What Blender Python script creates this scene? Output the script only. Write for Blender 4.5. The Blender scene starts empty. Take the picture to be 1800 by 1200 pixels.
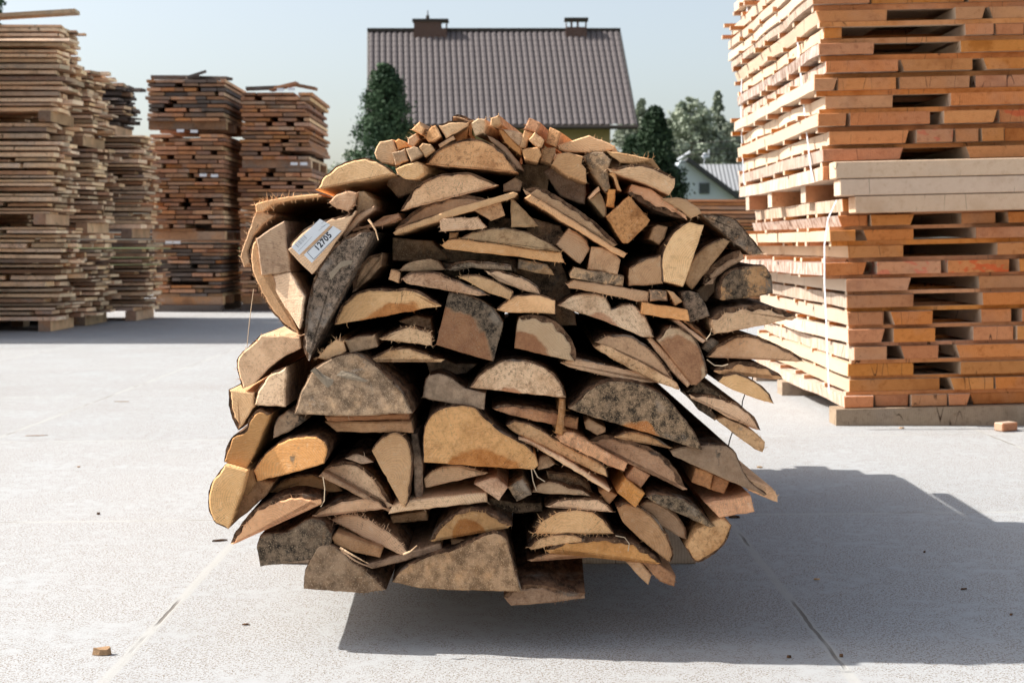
import bpy, bmesh, math, random
from mathutils import Vector, noise
random.seed(7)
R = math.radians
S = bpy.context.scene
COL = S.collection
# ---------------------------------------------------------------- camera, light, exposure
H = 0.70            # camera height
F = 2500.0          # focal length in photo pixels (1800 wide)
HY = 430.0          # horizon row in the photo
cam = bpy.data.cameras.new('camera')
cam.sensor_width = 36; cam.lens = 50; cam.shift_y = -(600 - HY) / 1800
cam.clip_start = 0.05; cam.clip_end = 2000
cam.dof.use_dof = True; cam.dof.focus_distance = 2.5; cam.dof.aperture_fstop = 11
co = bpy.data.objects.new('camera', cam); COL.objects.link(co)
co.location = (0, 0, H); co.rotation_euler = (R(90), 0, 0)
S.camera = co
SUN = Vector((-1.0, 0.12, 0.93)).normalized()     # towards the sun
el = math.asin(SUN.z); az = math.atan2(SUN.x, SUN.y)
w = bpy.data.worlds.new('World'); S.world = w; w.use_nodes = True
nt = w.node_tree; bg = nt.nodes['Background']
sky = nt.nodes.new('ShaderNodeTexSky'); sky.sky_type = 'NISHITA'; sky.sun_disc = False
sky.sun_elevation = el; sky.sun_rotation = az; sky.air_density = 1.1; sky.dust_density = 2.6; sky.ozone_density = 0.8
hs = nt.nodes.new('ShaderNodeHueSaturation'); hs.inputs['Saturation'].default_value = .62   # white balance of the photo: pale, almost neutral sky
nt.links.new(sky.outputs[0], hs.inputs['Color']); nt.links.new(hs.outputs[0], bg.inputs[0]); bg.inputs[1].default_value = 0.09
sl = bpy.data.lights.new('sun', 'SUN'); sl.energy = 3.45; sl.angle = R(0.5); sl.color = (1, .97, .92)
so = bpy.data.objects.new('sun', sl); COL.objects.link(so)
so.rotation_euler = SUN.to_track_quat('Z', 'Y').to_euler(); so.location = (-20, 0, 20)
S.view_settings.view_transform = 'Standard'; S.view_settings.look = 'None'
S.view_settings.exposure = 1.14; S.view_settings.gamma = 1
S.cycles.max_bounces = 8; S.cycles.diffuse_bounces = 5

# ---------------------------------------------------------------- helpers
def PX(px, py, Y):
    return Vector(((px - 900) / F * Y, Y, H - (py - HY) / F * Y))
def GX(px, py):                      # ground point seen at a photo pixel
    Y = F * H / (py - HY); return Vector(((px - 900) / F * Y, Y, 0))
def link(name, bm, mat=None, parent=None, loc=(0, 0, 0), smooth=False, normals=True):
    me = bpy.data.meshes.new(name)
    if normals: bmesh.ops.recalc_face_normals(bm, faces=bm.faces)
    bm.to_mesh(me); bm.free()
    if mat:
        for m in (mat if isinstance(mat, (list, tuple)) else [mat]): me.materials.append(m)
    if smooth:
        for p in me.polygons: p.use_smooth = True
    o = bpy.data.objects.new(name, me); COL.objects.link(o); o.location = loc
    if parent: o.parent = parent
    return o
def empty(name, loc=(0, 0, 0)):
    o = bpy.data.objects.new(name, None); COL.objects.link(o); o.location = loc
    o.empty_display_size = 0.1
    return o
def tag(o, label=None, cat=None, group=None, kind=None):
    if label: o['label'] = label
    if cat: o['category'] = cat
    if group: o['group'] = group
    if kind: o['kind'] = kind
    elif cat: o['kind'] = 'thing'
    return o
def box(bm, c, s, rot=0.0, mi=0, tilt=0.0):
    """box centred c, full size s, rotated about z by rot and about y by tilt"""
    ca, sa = math.cos(rot), math.sin(rot); ct, st = math.cos(tilt), math.sin(tilt)
    vs = []
    for dx in (-.5, .5):
        for dy in (-.5, .5):
            for dz in (-.5, .5):
                x, y, z = dx * s[0], dy * s[1], dz * s[2]
                x, z = x * ct - z * st, x * st + z * ct
                x, y = x * ca - y * sa, x * sa + y * ca
                vs.append(bm.verts.new((c[0] + x, c[1] + y, c[2] + z)))
    for q in ((0, 1, 3, 2), (4, 6, 7, 5), (0, 4, 5, 1), (2, 3, 7, 6), (0, 2, 6, 4), (1, 5, 7, 3)):
        f = bm.faces.new([vs[i] for i in q]); f.material_index = mi
    return vs
def tube(bm, pts, r, seg=6):
    rings = []
    for i, p in enumerate(pts):
        a = pts[max(i - 1, 0)]; b = pts[min(i + 1, len(pts) - 1)]
        t = (Vector(b) - Vector(a)).normalized()
        u = t.cross(Vector((0, 0, 1)) if abs(t.z) < .9 else Vector((1, 0, 0))).normalized(); v = t.cross(u)
        rr = r[i] if isinstance(r, (list, tuple)) else r
        rings.append([bm.verts.new(Vector(p) + (u * math.cos(k * 2 * math.pi / seg) + v * math.sin(k * 2 * math.pi / seg)) * rr) for k in range(seg)])
    for a, b in zip(rings, rings[1:]):
        for k in range(seg):
            bm.faces.new((a[k], a[(k + 1) % seg], b[(k + 1) % seg], b[k]))
    bm.faces.new(rings[0]); bm.faces.new(rings[-1][::-1])

# ---------------------------------------------------------------- materials
class N:
    """tiny node-tree writer"""
    def __init__(s, name, rough=.8, spec=.25):
        s.m = bpy.data.materials.new(name); s.m.use_nodes = True; s.t = s.m.node_tree
        s.b = s.t.nodes['Principled BSDF']; s.b.inputs['Roughness'].default_value = rough
        s.b.inputs['Specular IOR Level'].default_value = spec
    def set(s, n, k, v):
        if v is None: return
        if hasattr(v, 'is_output') and v.is_output: s.t.links.new(v, n.inputs[k])
        else: n.inputs[k].default_value = v
    def coord(s): return s.t.nodes.new('ShaderNodeTexCoord').outputs['Object']
    def gpos(s): return s.t.nodes.new('ShaderNodeNewGeometry').outputs['Position']
    def map(s, v, sc=(1, 1, 1), loc=(0, 0, 0), rot=(0, 0, 0)):
        n = s.t.nodes.new('ShaderNodeMapping'); s.set(n, 0, v)
        n.inputs['Scale'].default_value = sc; n.inputs['Location'].default_value = loc; n.inputs['Rotation'].default_value = rot
        return n.outputs[0]
    def noise(s, v, scale=5, detail=4, rough=.55, dist=0):
        n = s.t.nodes.new('ShaderNodeTexNoise'); s.set(n, 'Vector', v)
        n.inputs['Scale'].default_value = scale; n.inputs['Detail'].default_value = detail
        n.inputs['Roughness'].default_value = rough; n.inputs['Distortion'].default_value = dist
        return n.outputs['Fac']
    def vor(s, v, scale, out='Distance', feat='F1'):
        n = s.t.nodes.new('ShaderNodeTexVoronoi'); n.feature = feat; s.set(n, 'Vector', v); n.inputs['Scale'].default_value = scale
        return n.outputs[out]
    def math(s, op, a, b=0.5, c=None, clamp=False):
        n = s.t.nodes.new('ShaderNodeMath'); n.operation = op; n.use_clamp = clamp
        s.set(n, 0, a); s.set(n, 1, b)
        if c is not None: s.set(n, 2, c)
        return n.outputs[0]
    def vmath(s, op, a, b):
        n = s.t.nodes.new('ShaderNodeVectorMath'); n.operation = op; s.set(n, 0, a); s.set(n, 1, b); return n.outputs[0]
    def ramp(s, f, stops):
        n = s.t.nodes.new('ShaderNodeValToRGB'); s.set(n, 0, f); e = n.color_ramp.elements
        while len(e) < len(stops): e.new(.5)
        for i, (p, c) in enumerate(stops):
            e[i].position = p; e[i].color = (c, c, c, 1) if not isinstance(c, tuple) else (*c, 1)
        return n.outputs[0]
    def sstep(s, f, a, b, lo=0., hi=1.):
        n = s.t.nodes.new('ShaderNodeMapRange'); n.interpolation_type = 'SMOOTHSTEP'
        s.set(n, 0, f); s.set(n, 1, a); s.set(n, 2, b); s.set(n, 3, lo); s.set(n, 4, hi); return n.outputs[0]
    def mix(s, f, a, b, mode='MIX'):
        n = s.t.nodes.new('ShaderNodeMix'); n.data_type = 'RGBA'; n.blend_type = mode
        def c(v): return (*v, 1) if isinstance(v, tuple) and len(v) == 3 else v
        s.set(n, 0, f); s.set(n, 6, c(a)); s.set(n, 7, c(b)); return n.outputs[2]
    def attr(s, name):
        n = s.t.nodes.new('ShaderNodeAttribute'); n.attribute_type = 'OBJECT'; n.attribute_name = name; return n.outputs['Fac']
    def rnd(s): return s.t.nodes.new('ShaderNodeObjectInfo').outputs['Random']
    def sep(s, v):
        n = s.t.nodes.new('ShaderNodeSeparateXYZ'); s.set(n, 0, v); return n.outputs
    def comb(s, x, y, z):
        n = s.t.nodes.new('ShaderNodeCombineXYZ'); s.set(n, 0, x); s.set(n, 1, y); s.set(n, 2, z); return n.outputs[0]
    def hsv(s, c, h=.5, sa=1., v=1.):
        n = s.t.nodes.new('ShaderNodeHueSaturation'); s.set(n, 'Hue', h); s.set(n, 'Saturation', sa); s.set(n, 'Value', v); s.set(n, 'Color', c); return n.outputs[0]
    def bump(s, h, strength=.3, dist=.002):
        n = s.t.nodes.new('ShaderNodeBump'); s.set(n, 'Height', h); n.inputs['Strength'].default_value = strength; n.inputs['Distance'].default_value = dist
        s.t.links.new(n.outputs[0], s.b.inputs['Normal'])
    def out(s, c): s.set(s.b, 'Base Color', c if not isinstance(c, tuple) else (*c, 1)); return s.m

def mat_slab():
    m = N('slab_wood', .78, .2); v = m.coord(); x, y, z = m.sep(v); r0 = m.rnd()
    off = m.math('MULTIPLY', r0, 37.0); sc_ = m.math('MULTIPLY_ADD', m.math('FRACT', m.math('MULTIPLY', off, 5.1)), .9, .6)
    vo = m.vmath('ADD', m.vmath('MULTIPLY', v, m.comb(sc_, sc_, sc_)), m.comb(off, off, off))
    tone, grey, mould, heart = (m.attr(k) for k in ('tone', 'grey', 'mould', 'heart'))
    flat = m.comb(x, 0., z)
    ln = m.t.nodes.new('ShaderNodeVectorMath'); ln.operation = 'LENGTH'; m.set(ln, 0, flat)
    rad = m.math('ADD', ln.outputs['Value'], m.math('ADD', m.math('MULTIPLY', m.math('SUBTRACT', m.noise(vo, 13, 3), .5), .05), m.math('MULTIPLY', m.math('SUBTRACT', m.noise(vo, 60, 3), .5), .006)))
    ring = m.math('SINE', m.math('MULTIPLY', rad, 1650.0)); ring = m.math('MULTIPLY_ADD', ring, .5, .5)
    ringf = m.math('MULTIPLY', ring, m.sstep(m.noise(vo, 9, 2), .34, .56))
    f1 = m.noise(vo, 14, 4, .6); blot = m.noise(vo, 34, 7, .68); f3 = m.noise(vo, 150, 6, .72); sp = m.noise(vo, 620, 3, .6)
    dirt = m.math('MULTIPLY_ADD', m.math('POWER', m.math('FRACT', m.math('MULTIPLY', off, 7.7)), 1.4), .75, .08)
    base = m.mix(tone, (.90, .65, .385), (.82, .40, .15))
    base = m.mix(m.math('MULTIPLY', m.sstep(f1, .42, .66), m.math('MULTIPLY_ADD', dirt, .6, .2)), base, m.mix(tone, (.60, .36, .17), (.48, .20, .075)))
    base = m.mix(m.math('MULTIPLY', m.sstep(blot, .47, .66), m.math('MULTIPLY', dirt, .95)), base, m.mix(tone, (.44, .255, .12), (.34, .14, .055)))
    base = m.mix(m.math('MULTIPLY', ringf, .27), base, (.36, .19, .09))
    # freckles of dirt and torn fibre
    base = m.mix(m.math('MULTIPLY', m.sstep(f3, .51, .64), m.math('MULTIPLY', dirt, .8)), base, (.24, .125, .06))
    base = m.mix(m.math('MULTIPLY', m.sstep(f3, .46, .32), .35), base, (.86, .66, .43))
    # heartwood
    hm = m.math('MULTIPLY', m.sstep(m.math('SUBTRACT', heart, rad), -.002, m.math('MULTIPLY_ADD', m.noise(vo, 25, 3), .02, -.005)), m.math('GREATER_THAN', heart, .005))
    hc = m.mix(m.sstep(blot, .35, .65), (.62, .30, .13), (.42, .175, .07)); hc = m.mix(m.math('MULTIPLY', ring, .25), hc, (.3, .10, .04))
    hc = m.mix(m.math('MULTIPLY', m.sstep(f3, .52, .66), .4), hc, (.22, .09, .04))
    base = m.mix(m.math('MULTIPLY', hm, .88), base, hc)
    # radial drying cracks
    ang = m.math('ARCTAN2', z, x); ck = m.noise(m.comb(m.math('MULTIPLY', ang, 6.0), m.math('MULTIPLY', rad, 7.0), off), 1.6, 3, .5)
    crack = m.math('MULTIPLY', m.sstep(m.math('ABSOLUTE', m.math('SUBTRACT', ck, .5)), .006, .0, 0., 1.), m.sstep(m.noise(vo, 12, 2), .50, .58))
    base = m.mix(m.math('MULTIPLY', crack, .85), base, (.035, .018, .01))
    # weathering to grey brown
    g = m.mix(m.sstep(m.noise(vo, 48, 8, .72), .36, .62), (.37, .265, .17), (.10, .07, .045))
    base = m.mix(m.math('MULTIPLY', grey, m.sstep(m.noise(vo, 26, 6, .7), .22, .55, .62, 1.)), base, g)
    # mould patches with torn edges
    mn = m.math('ADD', m.noise(vo, 15, 9, .68, .6), m.math('MULTIPLY', m.math('SUBTRACT', f3, .5), .45))
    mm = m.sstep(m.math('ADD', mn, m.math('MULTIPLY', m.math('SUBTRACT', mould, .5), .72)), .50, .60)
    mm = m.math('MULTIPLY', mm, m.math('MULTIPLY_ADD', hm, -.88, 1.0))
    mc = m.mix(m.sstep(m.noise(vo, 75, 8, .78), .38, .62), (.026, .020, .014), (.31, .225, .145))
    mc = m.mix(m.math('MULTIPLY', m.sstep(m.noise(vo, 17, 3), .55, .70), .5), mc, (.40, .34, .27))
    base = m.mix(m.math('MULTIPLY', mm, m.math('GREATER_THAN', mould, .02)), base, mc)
    dust = m.math('MULTIPLY', m.sstep(sp, .55, .68), m.math('MULTIPLY_ADD', m.math('MAXIMUM', grey, mould), .6, .15))
    base = m.mix(dust, base, (.60, .45, .29))
    base = m.hsv(base, m.math('MULTIPLY_ADD', r0, .008, .489), m.math('MULTIPLY_ADD', m.math('FRACT', off), .25, .92), m.math('MULTIPLY_ADD', m.math('FRACT', m.math('MULTIPLY', off, 3.3)), .62, .68))
    saw = m.noise(m.map(vo, (14, 6, 330), rot=(0, .25, 0)), 1.0, 3, .6)
    hgt = m.math('ADD', m.math('MULTIPLY', saw, .7), m.math('ADD', m.math('MULTIPLY', sp, .5), f3))
    m.bump(hgt, .9, .0025)
    return m.out(base)
def mat_bark():
    m = N('bark', .95, .1); v = m.coord(); r0 = m.rnd(); off = m.math('MULTIPLY', r0, 31.0); vo = m.vmath('ADD', v, m.comb(off, off, off))
    a = m.noise(m.map(vo, (1, .35, 1)), 60, 8, .65); b = m.noise(vo, 16, 4)
    c = m.mix(m.sstep(a, .35, .65), (.045, .024, .014), (.20, .11, .062))
    c = m.mix(m.sstep(b, .55, .72), c, (.22, .175, .135))
    c = m.mix(m.math('MULTIPLY', m.sstep(m.noise(vo, 300, 2), .6, .68), .6), c, (.33, .22, .13))
    m.bump(m.math('ADD', a, m.vor(m.map(vo, (1, .4, 1)), 70)), .9, .005)
    return m.out(c)
def mat_plank(name, a, b, dark, grey=(.35, .30, .25), gamt=.25, var=.5, side=None, endx=None):
    m = N(name, .75, .2); v = m.coord(); r0 = m.rnd(); off = m.math('MULTIPLY', r0, 53.0); vo = m.vmath('ADD', v, m.comb(off, off, off))
    g = m.noise(m.map(vo, (1, .12, 1)), 40, 6, .6); bl = m.noise(vo, 7, 4)
    c = m.mix(g, a, b); c = m.mix(m.math('MULTIPLY', m.sstep(bl, .5, .75), .6), c, dark)
    c = m.mix(m.math('MULTIPLY', m.sstep(m.noise(vo, 4, 5), .5, .6), gamt), c, grey)
    # growth arcs on the sawn ends
    cx_, cy_, cz_ = m.sep(v); fr = m.math('FRACT', m.math('MULTIPLY', off, 1.9))
    lr = m.t.nodes.new('ShaderNodeVectorMath'); lr.operation = 'LENGTH'
    m.set(lr, 0, m.comb(m.math('ADD', cx_, m.math('MULTIPLY_ADD', fr, .12, -.06)), 0., m.math('ADD', cz_, m.math('MULTIPLY_ADD', r0, .12, -.02))))
    ra = m.math('SINE', m.math('MULTIPLY', m.math('ADD', lr.outputs['Value'], m.math('MULTIPLY', m.noise(vo, 9, 3), .02)), 900.))
    c = m.mix(m.math('MULTIPLY', m.sstep(ra, .1, 1.), .28), c, dark)
    c = m.mix(m.math('MULTIPLY', m.sstep(m.noise(vo, 45, 7, .7), .5, .68), .5), c, dark)
    if side:      # long sawn faces are paler than the end grain
        nn = m.t.nodes.new('ShaderNodeNewGeometry').outputs['Normal']; ny = m.math('ABSOLUTE', m.sep(nn)[1])
        sd = m.mix(g, side, tuple(q * .86 for q in side))
        wn = m.mix(m.sstep(m.noise(m.map(vo, (1, 1, .3)), 30, 6, .7), .40, .62), (.52, .43, .36), (.20, .13, .085))
        sd = m.mix(m.attr('wane'), sd, wn)
        c = m.mix(m.sstep(ny, .3, .7), sd, c)
    if endx:      # sawn ends at the right are paler than the weathered faces
        nn = m.t.nodes.new('ShaderNodeNewGeometry').outputs['Normal']; nx = m.math('ABSOLUTE', m.sep(nn)[0])
        c = m.mix(m.sstep(nx, .5, .8), c, m.mix(m.sstep(bl, .3, .7), endx, tuple(q * .7 for q in endx)))
    ck = m.noise(m.map(vo, (1, .3, .13), rot=(0, .12, 0)), 14, 1, .3)
    c = m.mix(m.math('MULTIPLY', m.sstep(m.math('ABSOLUTE', m.math('SUBTRACT', ck, .5)), .006, .0, 0., 1.), m.sstep(m.noise(vo, 6.3, 1), .53, .58)), c, (.045, .022, .012))
    c = m.mix(m.math('MULTIPLY', m.sstep(m.noise(vo, 220, 3), .55, .7), .25), c, dark)
    pm = m.math('MULTIPLY', m.attr('paint'), m.sstep(m.noise(m.map(vo, (1, 1, 2.)), 16, 2), .52, .58))
    c = m.mix(m.math('MULTIPLY', pm, .5), c, (.62, .13, .06))
    c = m.hsv(c, m.math('MULTIPLY_ADD', r0, .010, .486), m.math('MULTIPLY_ADD', m.math('FRACT', off), .22, .96), m.math('MULTIPLY_ADD', m.math('FRACT', m.math('MULTIPLY', off, 2.7)), var, 1 - var / 2))
    m.bump(m.math('ADD', g, m.noise(vo, 160, 3)), .4, .003)
    return m.out(c)
def mat_plain(name, c, rough=.8, nsc=0, c2=None, spec=.25):
    m = N(name, rough, spec)
    if nsc:
        f = m.noise(m.coord(), nsc, 6, .6); m.bump(f, .3, .01); return m.out(m.mix(f, c, c2))
    return m.out(c)
def mat_concrete():
    m = N('yard_concrete', .9, .15); v = m.gpos(); x, y, z = m.sep(v)
    big = m.noise(v, .55, 5, .6); med = m.noise(v, 3.2, 6, .6); fine = m.noise(v, 90, 5, .7)
    c = m.mix(med, (.362, .368, .366), (.44, .44, .436))
    c = m.mix(m.math('MULTIPLY', m.sstep(big, .45, .65), .35), c, (.33, .31, .29))
    # fibrous saw dust trampled into the surface
    n1 = m.noise(m.map(v, (1, 1, 1)), 28, 3, .6)
    a1 = m.noise(m.map(v, (170, 360, 1), rot=(0, 0, .5)), 1, 2, .5); a2 = m.noise(m.map(v, (360, 170, 1), rot=(0, 0, -.3)), 1, 2, .5)
    fl = m.math('MAXIMUM', m.sstep(a1, .555, .61), m.sstep(a2, .555, .61))
    fl = m.math('MULTIPLY', fl, m.sstep(m.math('ADD', m.math('MULTIPLY', med, .5), m.math('MULTIPLY', n1, .5)), .34, .54))
    c = m.mix(m.math('MULTIPLY', fl, .8), c, m.mix(m.noise(v, 60, 1), (.13, .095, .07), (.24, .18, .12)))
    lt = m.sstep(m.noise(v, 170, 3, .6), .58, .70); c = m.mix(m.math('MULTIPLY', lt, .35), c, (.42, .425, .42))
    # slab joints, 1.2 m by 1.5 m, each slab with its own shade
    wob = m.math('MULTIPLY', m.math('SUBTRACT', m.noise(v, 9, 4), .5), .014)
    ux = m.math('DIVIDE', m.math('ADD', m.math('ADD', x, .655), wob), 1.205)
    uy = m.math('DIVIDE', m.math('ADD', m.math('ADD', m.math('ADD', y, -.66), m.math('MULTIPLY', x, -.055)), wob), 1.5)
    def edge(u, w):
        f = m.math('FRACT', u); d = m.math('MINIMUM', f, m.math('SUBTRACT', 1.0, f)); return m.math('MULTIPLY', d, w)
    d = m.math('MINIMUM', edge(ux, 1.205), edge(uy, 1.5))
    pale = m.sstep(d, .013, .006, 0., 1.); c = m.mix(m.math('MULTIPLY', pale, .8), c, (.41, .40, .375))
    core = m.math('MULTIPLY', m.sstep(d, .0045, .002, 0., 1.), m.sstep(m.noise(v, 2.1, 3), .50, .58))
    c = m.mix(m.math('MULTIPLY', core, .7), c, (.10, .08, .06))
    cell = m.t.nodes.new('ShaderNodeTexWhiteNoise'); m.set(cell, 'Vector', m.comb(m.math('FLOOR', ux), m.math('FLOOR', uy), 0.))
    c = m.hsv(c, .5, 1., m.math('MULTIPLY_ADD', cell.outputs[0], .07, .965))
    m.bump(m.math('SUBTRACT', m.math('ADD', m.math('MULTIPLY', fine, .5), m.math('MULTIPLY', fl, .3)), m.math('MULTIPLY', core, 2.)), .45, .003)
    return m.out(c)
def mat_leaf(name, a, b):
    m = N(name, .7, .2); v = m.coord(); f = m.noise(v, 1.3, 3); r0 = m.rnd()
    c = m.mix(m.sstep(f, .3, .7), a, b); m.t.nodes
    c = m.mix(m.math('MULTIPLY', m.noise(v, 9, 2), .4), c, b)
    return m.out(m.hsv(c, .5, 1., m.math('MULTIPLY_ADD', r0, .3, .85)))
M = dict(slab=mat_slab(), bark=mat_bark(), conc=mat_concrete(),
    plank=mat_plank('plank_orange', (.54, .25, .105), (.66, .34, .15), (.32, .13, .05), gamt=.12, var=.3, side=(.62, .49, .355)),
    beam=mat_plank('beam_pale', (.66, .49, .33), (.74, .58, .41), (.54, .38, .24), gamt=.1, var=.15),
    bearer=mat_plank('bearer_grey', (.33, .25, .17), (.44, .35, .25), (.17, .12, .08)),
    old=mat_plank('board_old', (.38, .235, .14), (.54, .35, .21), (.16, .095, .06), (.34, .29, .24), .5, .9, endx=(.80, .58, .34)),
    oldtan=mat_plank('board_tan', (.76, .53, .33), (.90, .67, .44), (.30, .20, .12), (.50, .43, .35), .4, .9, endx=(.95, .74, .47)),
    dark=mat_plank('board_dark', (.13, .10, .08), (.18, .145, .12), (.06, .05, .04), (.20, .18, .17), .5, .5),
    white=mat_plain('strap_white', (.75, .77, .80), .45), string=mat_plain('string', (.55, .42, .28), .8), wire=mat_plain('wire', (.07, .06, .055), .6),
    paper=mat_plain('label_paper', (.74, .76, .78), .6), ink=mat_plain('label_ink', (.03, .03, .04), .6), greyink=mat_plain('label_grey_ink', (.22, .23, .25), .6),
    white_tag=mat_plain('tag_white', (.8, .82, .85), .6))
# ---------------------------------------------------------------- setting: ground
def sheet(name, x0, x1, y0, y1, z, mat):
    bm = bmesh.new(); bm.faces.new([bm.verts.new(p) for p in ((x0, y0, z), (x1, y0, z), (x1, y1, z), (x0, y1, z))])
    return tag(link(name, bm, mat), kind='structure')
gm = N('meadow', .95, .1); gf = gm.noise(gm.gpos(), .3, 6); gmat = gm.out(gm.mix(gf, (.07, .10, .035), (.13, .14, .06)))
sheet('ground', -900, 900, -300, 1500, -0.012, gmat)
sheet('yard', -30, 30, -12, 44, 0, M['conc'])

# ---------------------------------------------------------------- the tiled house behind
def house():
    t = empty('tiled_house', (0, 60, 0))
    tag(t, 'large house with a steep brown tiled roof and two brick chimneys, seen above the pile', 'house')
    tile = N('roof_tile', .7, .2); v = tile.coord(); f = tile.noise(v, 1.1, 4); f2 = tile.noise(v, 9, 2)
    tm = tile.out(tile.mix(f2, tile.mix(f, (.105, .088, .086), (.14, .12, .117)), (.125, .105, .102)))
    dk = mat_plain('roof_edge', (.045, .035, .03), .6); wall = mat_plain('house_wall', (.30, .235, .11), .9, 3, (.34, .27, .14))
    brick = N('chimney_brick', .9, .1); bt = brick.t.nodes.new('ShaderNodeTexBrick'); brick.set(bt, 'Vector', brick.map(brick.coord(), (1, 1, 1), rot=(R(90), 0, 0)))
    for k, c in ((1, (.085, .042, .034, 1)), (2, (.11, .055, .042, 1)), (3, (.2, .17, .15, 1))): bt.inputs[k].default_value = c
    bt.inputs['Scale'].default_value = 4; bm_ = brick.out(bt.outputs[0])
    e0, e1 = Vector((-6.05, 0, 5.72)), Vector((5.26, 0, 5.72)); r0, r1 = Vector((-6.52, 4.7, 10.36)), Vector((4.87, 4.7, 10.42))
    def roofsheet(e0, e1, r0, r1, nc, flip):
        bm = bmesh.new(); rows = 17; K = 8
        nrm = (e1 - e0).cross(r0 - e0).normalized()
        if nrm.z < 0: nrm = -nrm
        grid = []
        for j in range(rows * 2 + 1):
            tt = (j // 2 + (j % 2) * .93) / rows
            step = .016 * (1 - (j % 2))            # front lip of each course stands proud
            row = []
            for i in range(nc * K + 1):
                s = i / (nc * K); p = e0.lerp(e1, s).lerp(r0.lerp(r1, s), min(tt, 1))
                ph = (i % K) / K
                row.append(bm.verts.new(p + nrm * (.08 * math.sqrt(abs(math.sin(ph * math.pi))) + step)))
            grid.append(row)
        for a, b in zip(grid, grid[1:]):
            for i in range(len(a) - 1): bm.faces.new((a[i], a[i + 1], b[i + 1], b[i]))
        return bm
    b0, b1 = Vector((-6.9, 9.4, 5.72)), Vector((4.4, 9.4, 5.72))
    roof = link('roof', roofsheet(e0, e1, r0, r1, 43, False), tm, t)
    link('rear_roof', roofsheet(b0, b1, r0, r1, 43, True), tm, t, smooth=True)
    bm = bmesh.new(); box(bm, ((r0.x + r1.x) / 2, 4.7, 10.45), (11.5, .3, .14)); link('ridge_cap', bm, dk, roof)
    bm = bmesh.new(); tube(bm, [e0 + Vector((-.05, -.08, -.08)), e1 + Vector((.05, -.08, -.08))], .09, 8); link('gutter', bm, dk, t)
    for a, b in ((e0, r0), (e1, r1)):
        bm = bmesh.new(); tube(bm, [a, b], .07, 4); link('verge', bm, dk, roof)
    bm = bmesh.new(); x0, x1 = -5.3, 4.2
    vs = [bm.verts.new(p) for p in ((x0, .75, 0), (x1, .75, 0), (x1, 8.7, 0), (x0, 8.7, 0), (x0, .75, 5.9), (x1, .75, 5.9), (x1, 8.7, 5.9), (x0, 8.7, 5.9), (x0, 4.7, 10.1), (x1, 4.7, 10.1))]
    for q in ((0, 1, 5, 4), (2, 3, 7, 6), (1, 2, 6, 9, 5), (3, 0, 4, 8, 7)): bm.faces.new([vs[i] for i in q])
    wl = link('wall', bm, wall, t)
    bm = bmesh.new(); box(bm, (-.4, .35, 5.66), (11.2, .72, .06)); link('soffit', bm, dk, t)
    gl = mat_plain('window_glass', (.03, .035, .04), .1, spec=.6); fr = mat_plain('window_frame', (.5, .48, .44), .5)
    for wx in (-3.6, -.8, 2.2):
        bm = bmesh.new(); box(bm, (wx, .72, 3.9), (1.3, .08, 1.4)); wn = link('window', bm, fr, t)
        bm = bmesh.new(); box(bm, (wx, .67, 3.9), (1.1, .03, 1.2)); link('pane', bm, gl, wn)
    for (cx, wd, holes) in ((None, 0, 0), ):
        pass
    def chimney(px0, px1, pyt, holes, mast):
        Y = 4.55; k = (60 + Y) / F
        x0, x1 = (px0 - 900) * k, (px1 - 900) * k; zt = H - (pyt - HY) * k; zb = 9.4; d = .5
        c = empty('chimney', (0, 0, 0)); c.parent = t
        bm = bmesh.new(); hb, ht = zt - .42 * 1.0, zt - .12
        box(bm, ((x0 + x1) / 2, Y, (zb + hb) / 2), (x1 - x0 - .06, d, hb - zb))
        xs = [x0 + .03]
        for (a, b) in holes:
            a, b = (a - 900) * k, (b - 900) * k; xs += [a, b]
        xs.append(x1 - .03)
        for i in range(0, len(xs), 2): box(bm, ((xs[i] + xs[i + 1]) / 2, Y, (hb + ht) / 2), (xs[i + 1] - xs[i], d - .004, ht - hb))
        link('stack', bm, bm_, c)
        bm = bmesh.new(); box(bm, ((x0 + x1) / 2, Y, zt - .06), (x1 - x0 + .08, d + .1, .12)); link('cap', bm, dk, c)
        if mast:
            bm = bmesh.new(); tube(bm, [(mast, Y, zt), (mast, Y, zt + .42)], [.05, .02]); tube(bm, [(mast - .01, Y, zt + .05), (mast - .01, Y, zt + .18)], .09); link('cowl', bm, dk, c)
    k = 64.1 / F
    chimney(727, 787, 35, [(776, 784)], (751 - 900) * k)
    chimney(993.5, 1032, 33, [(996, 1003), (1006, 1014), (1017, 1029)], None)
house()

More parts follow.
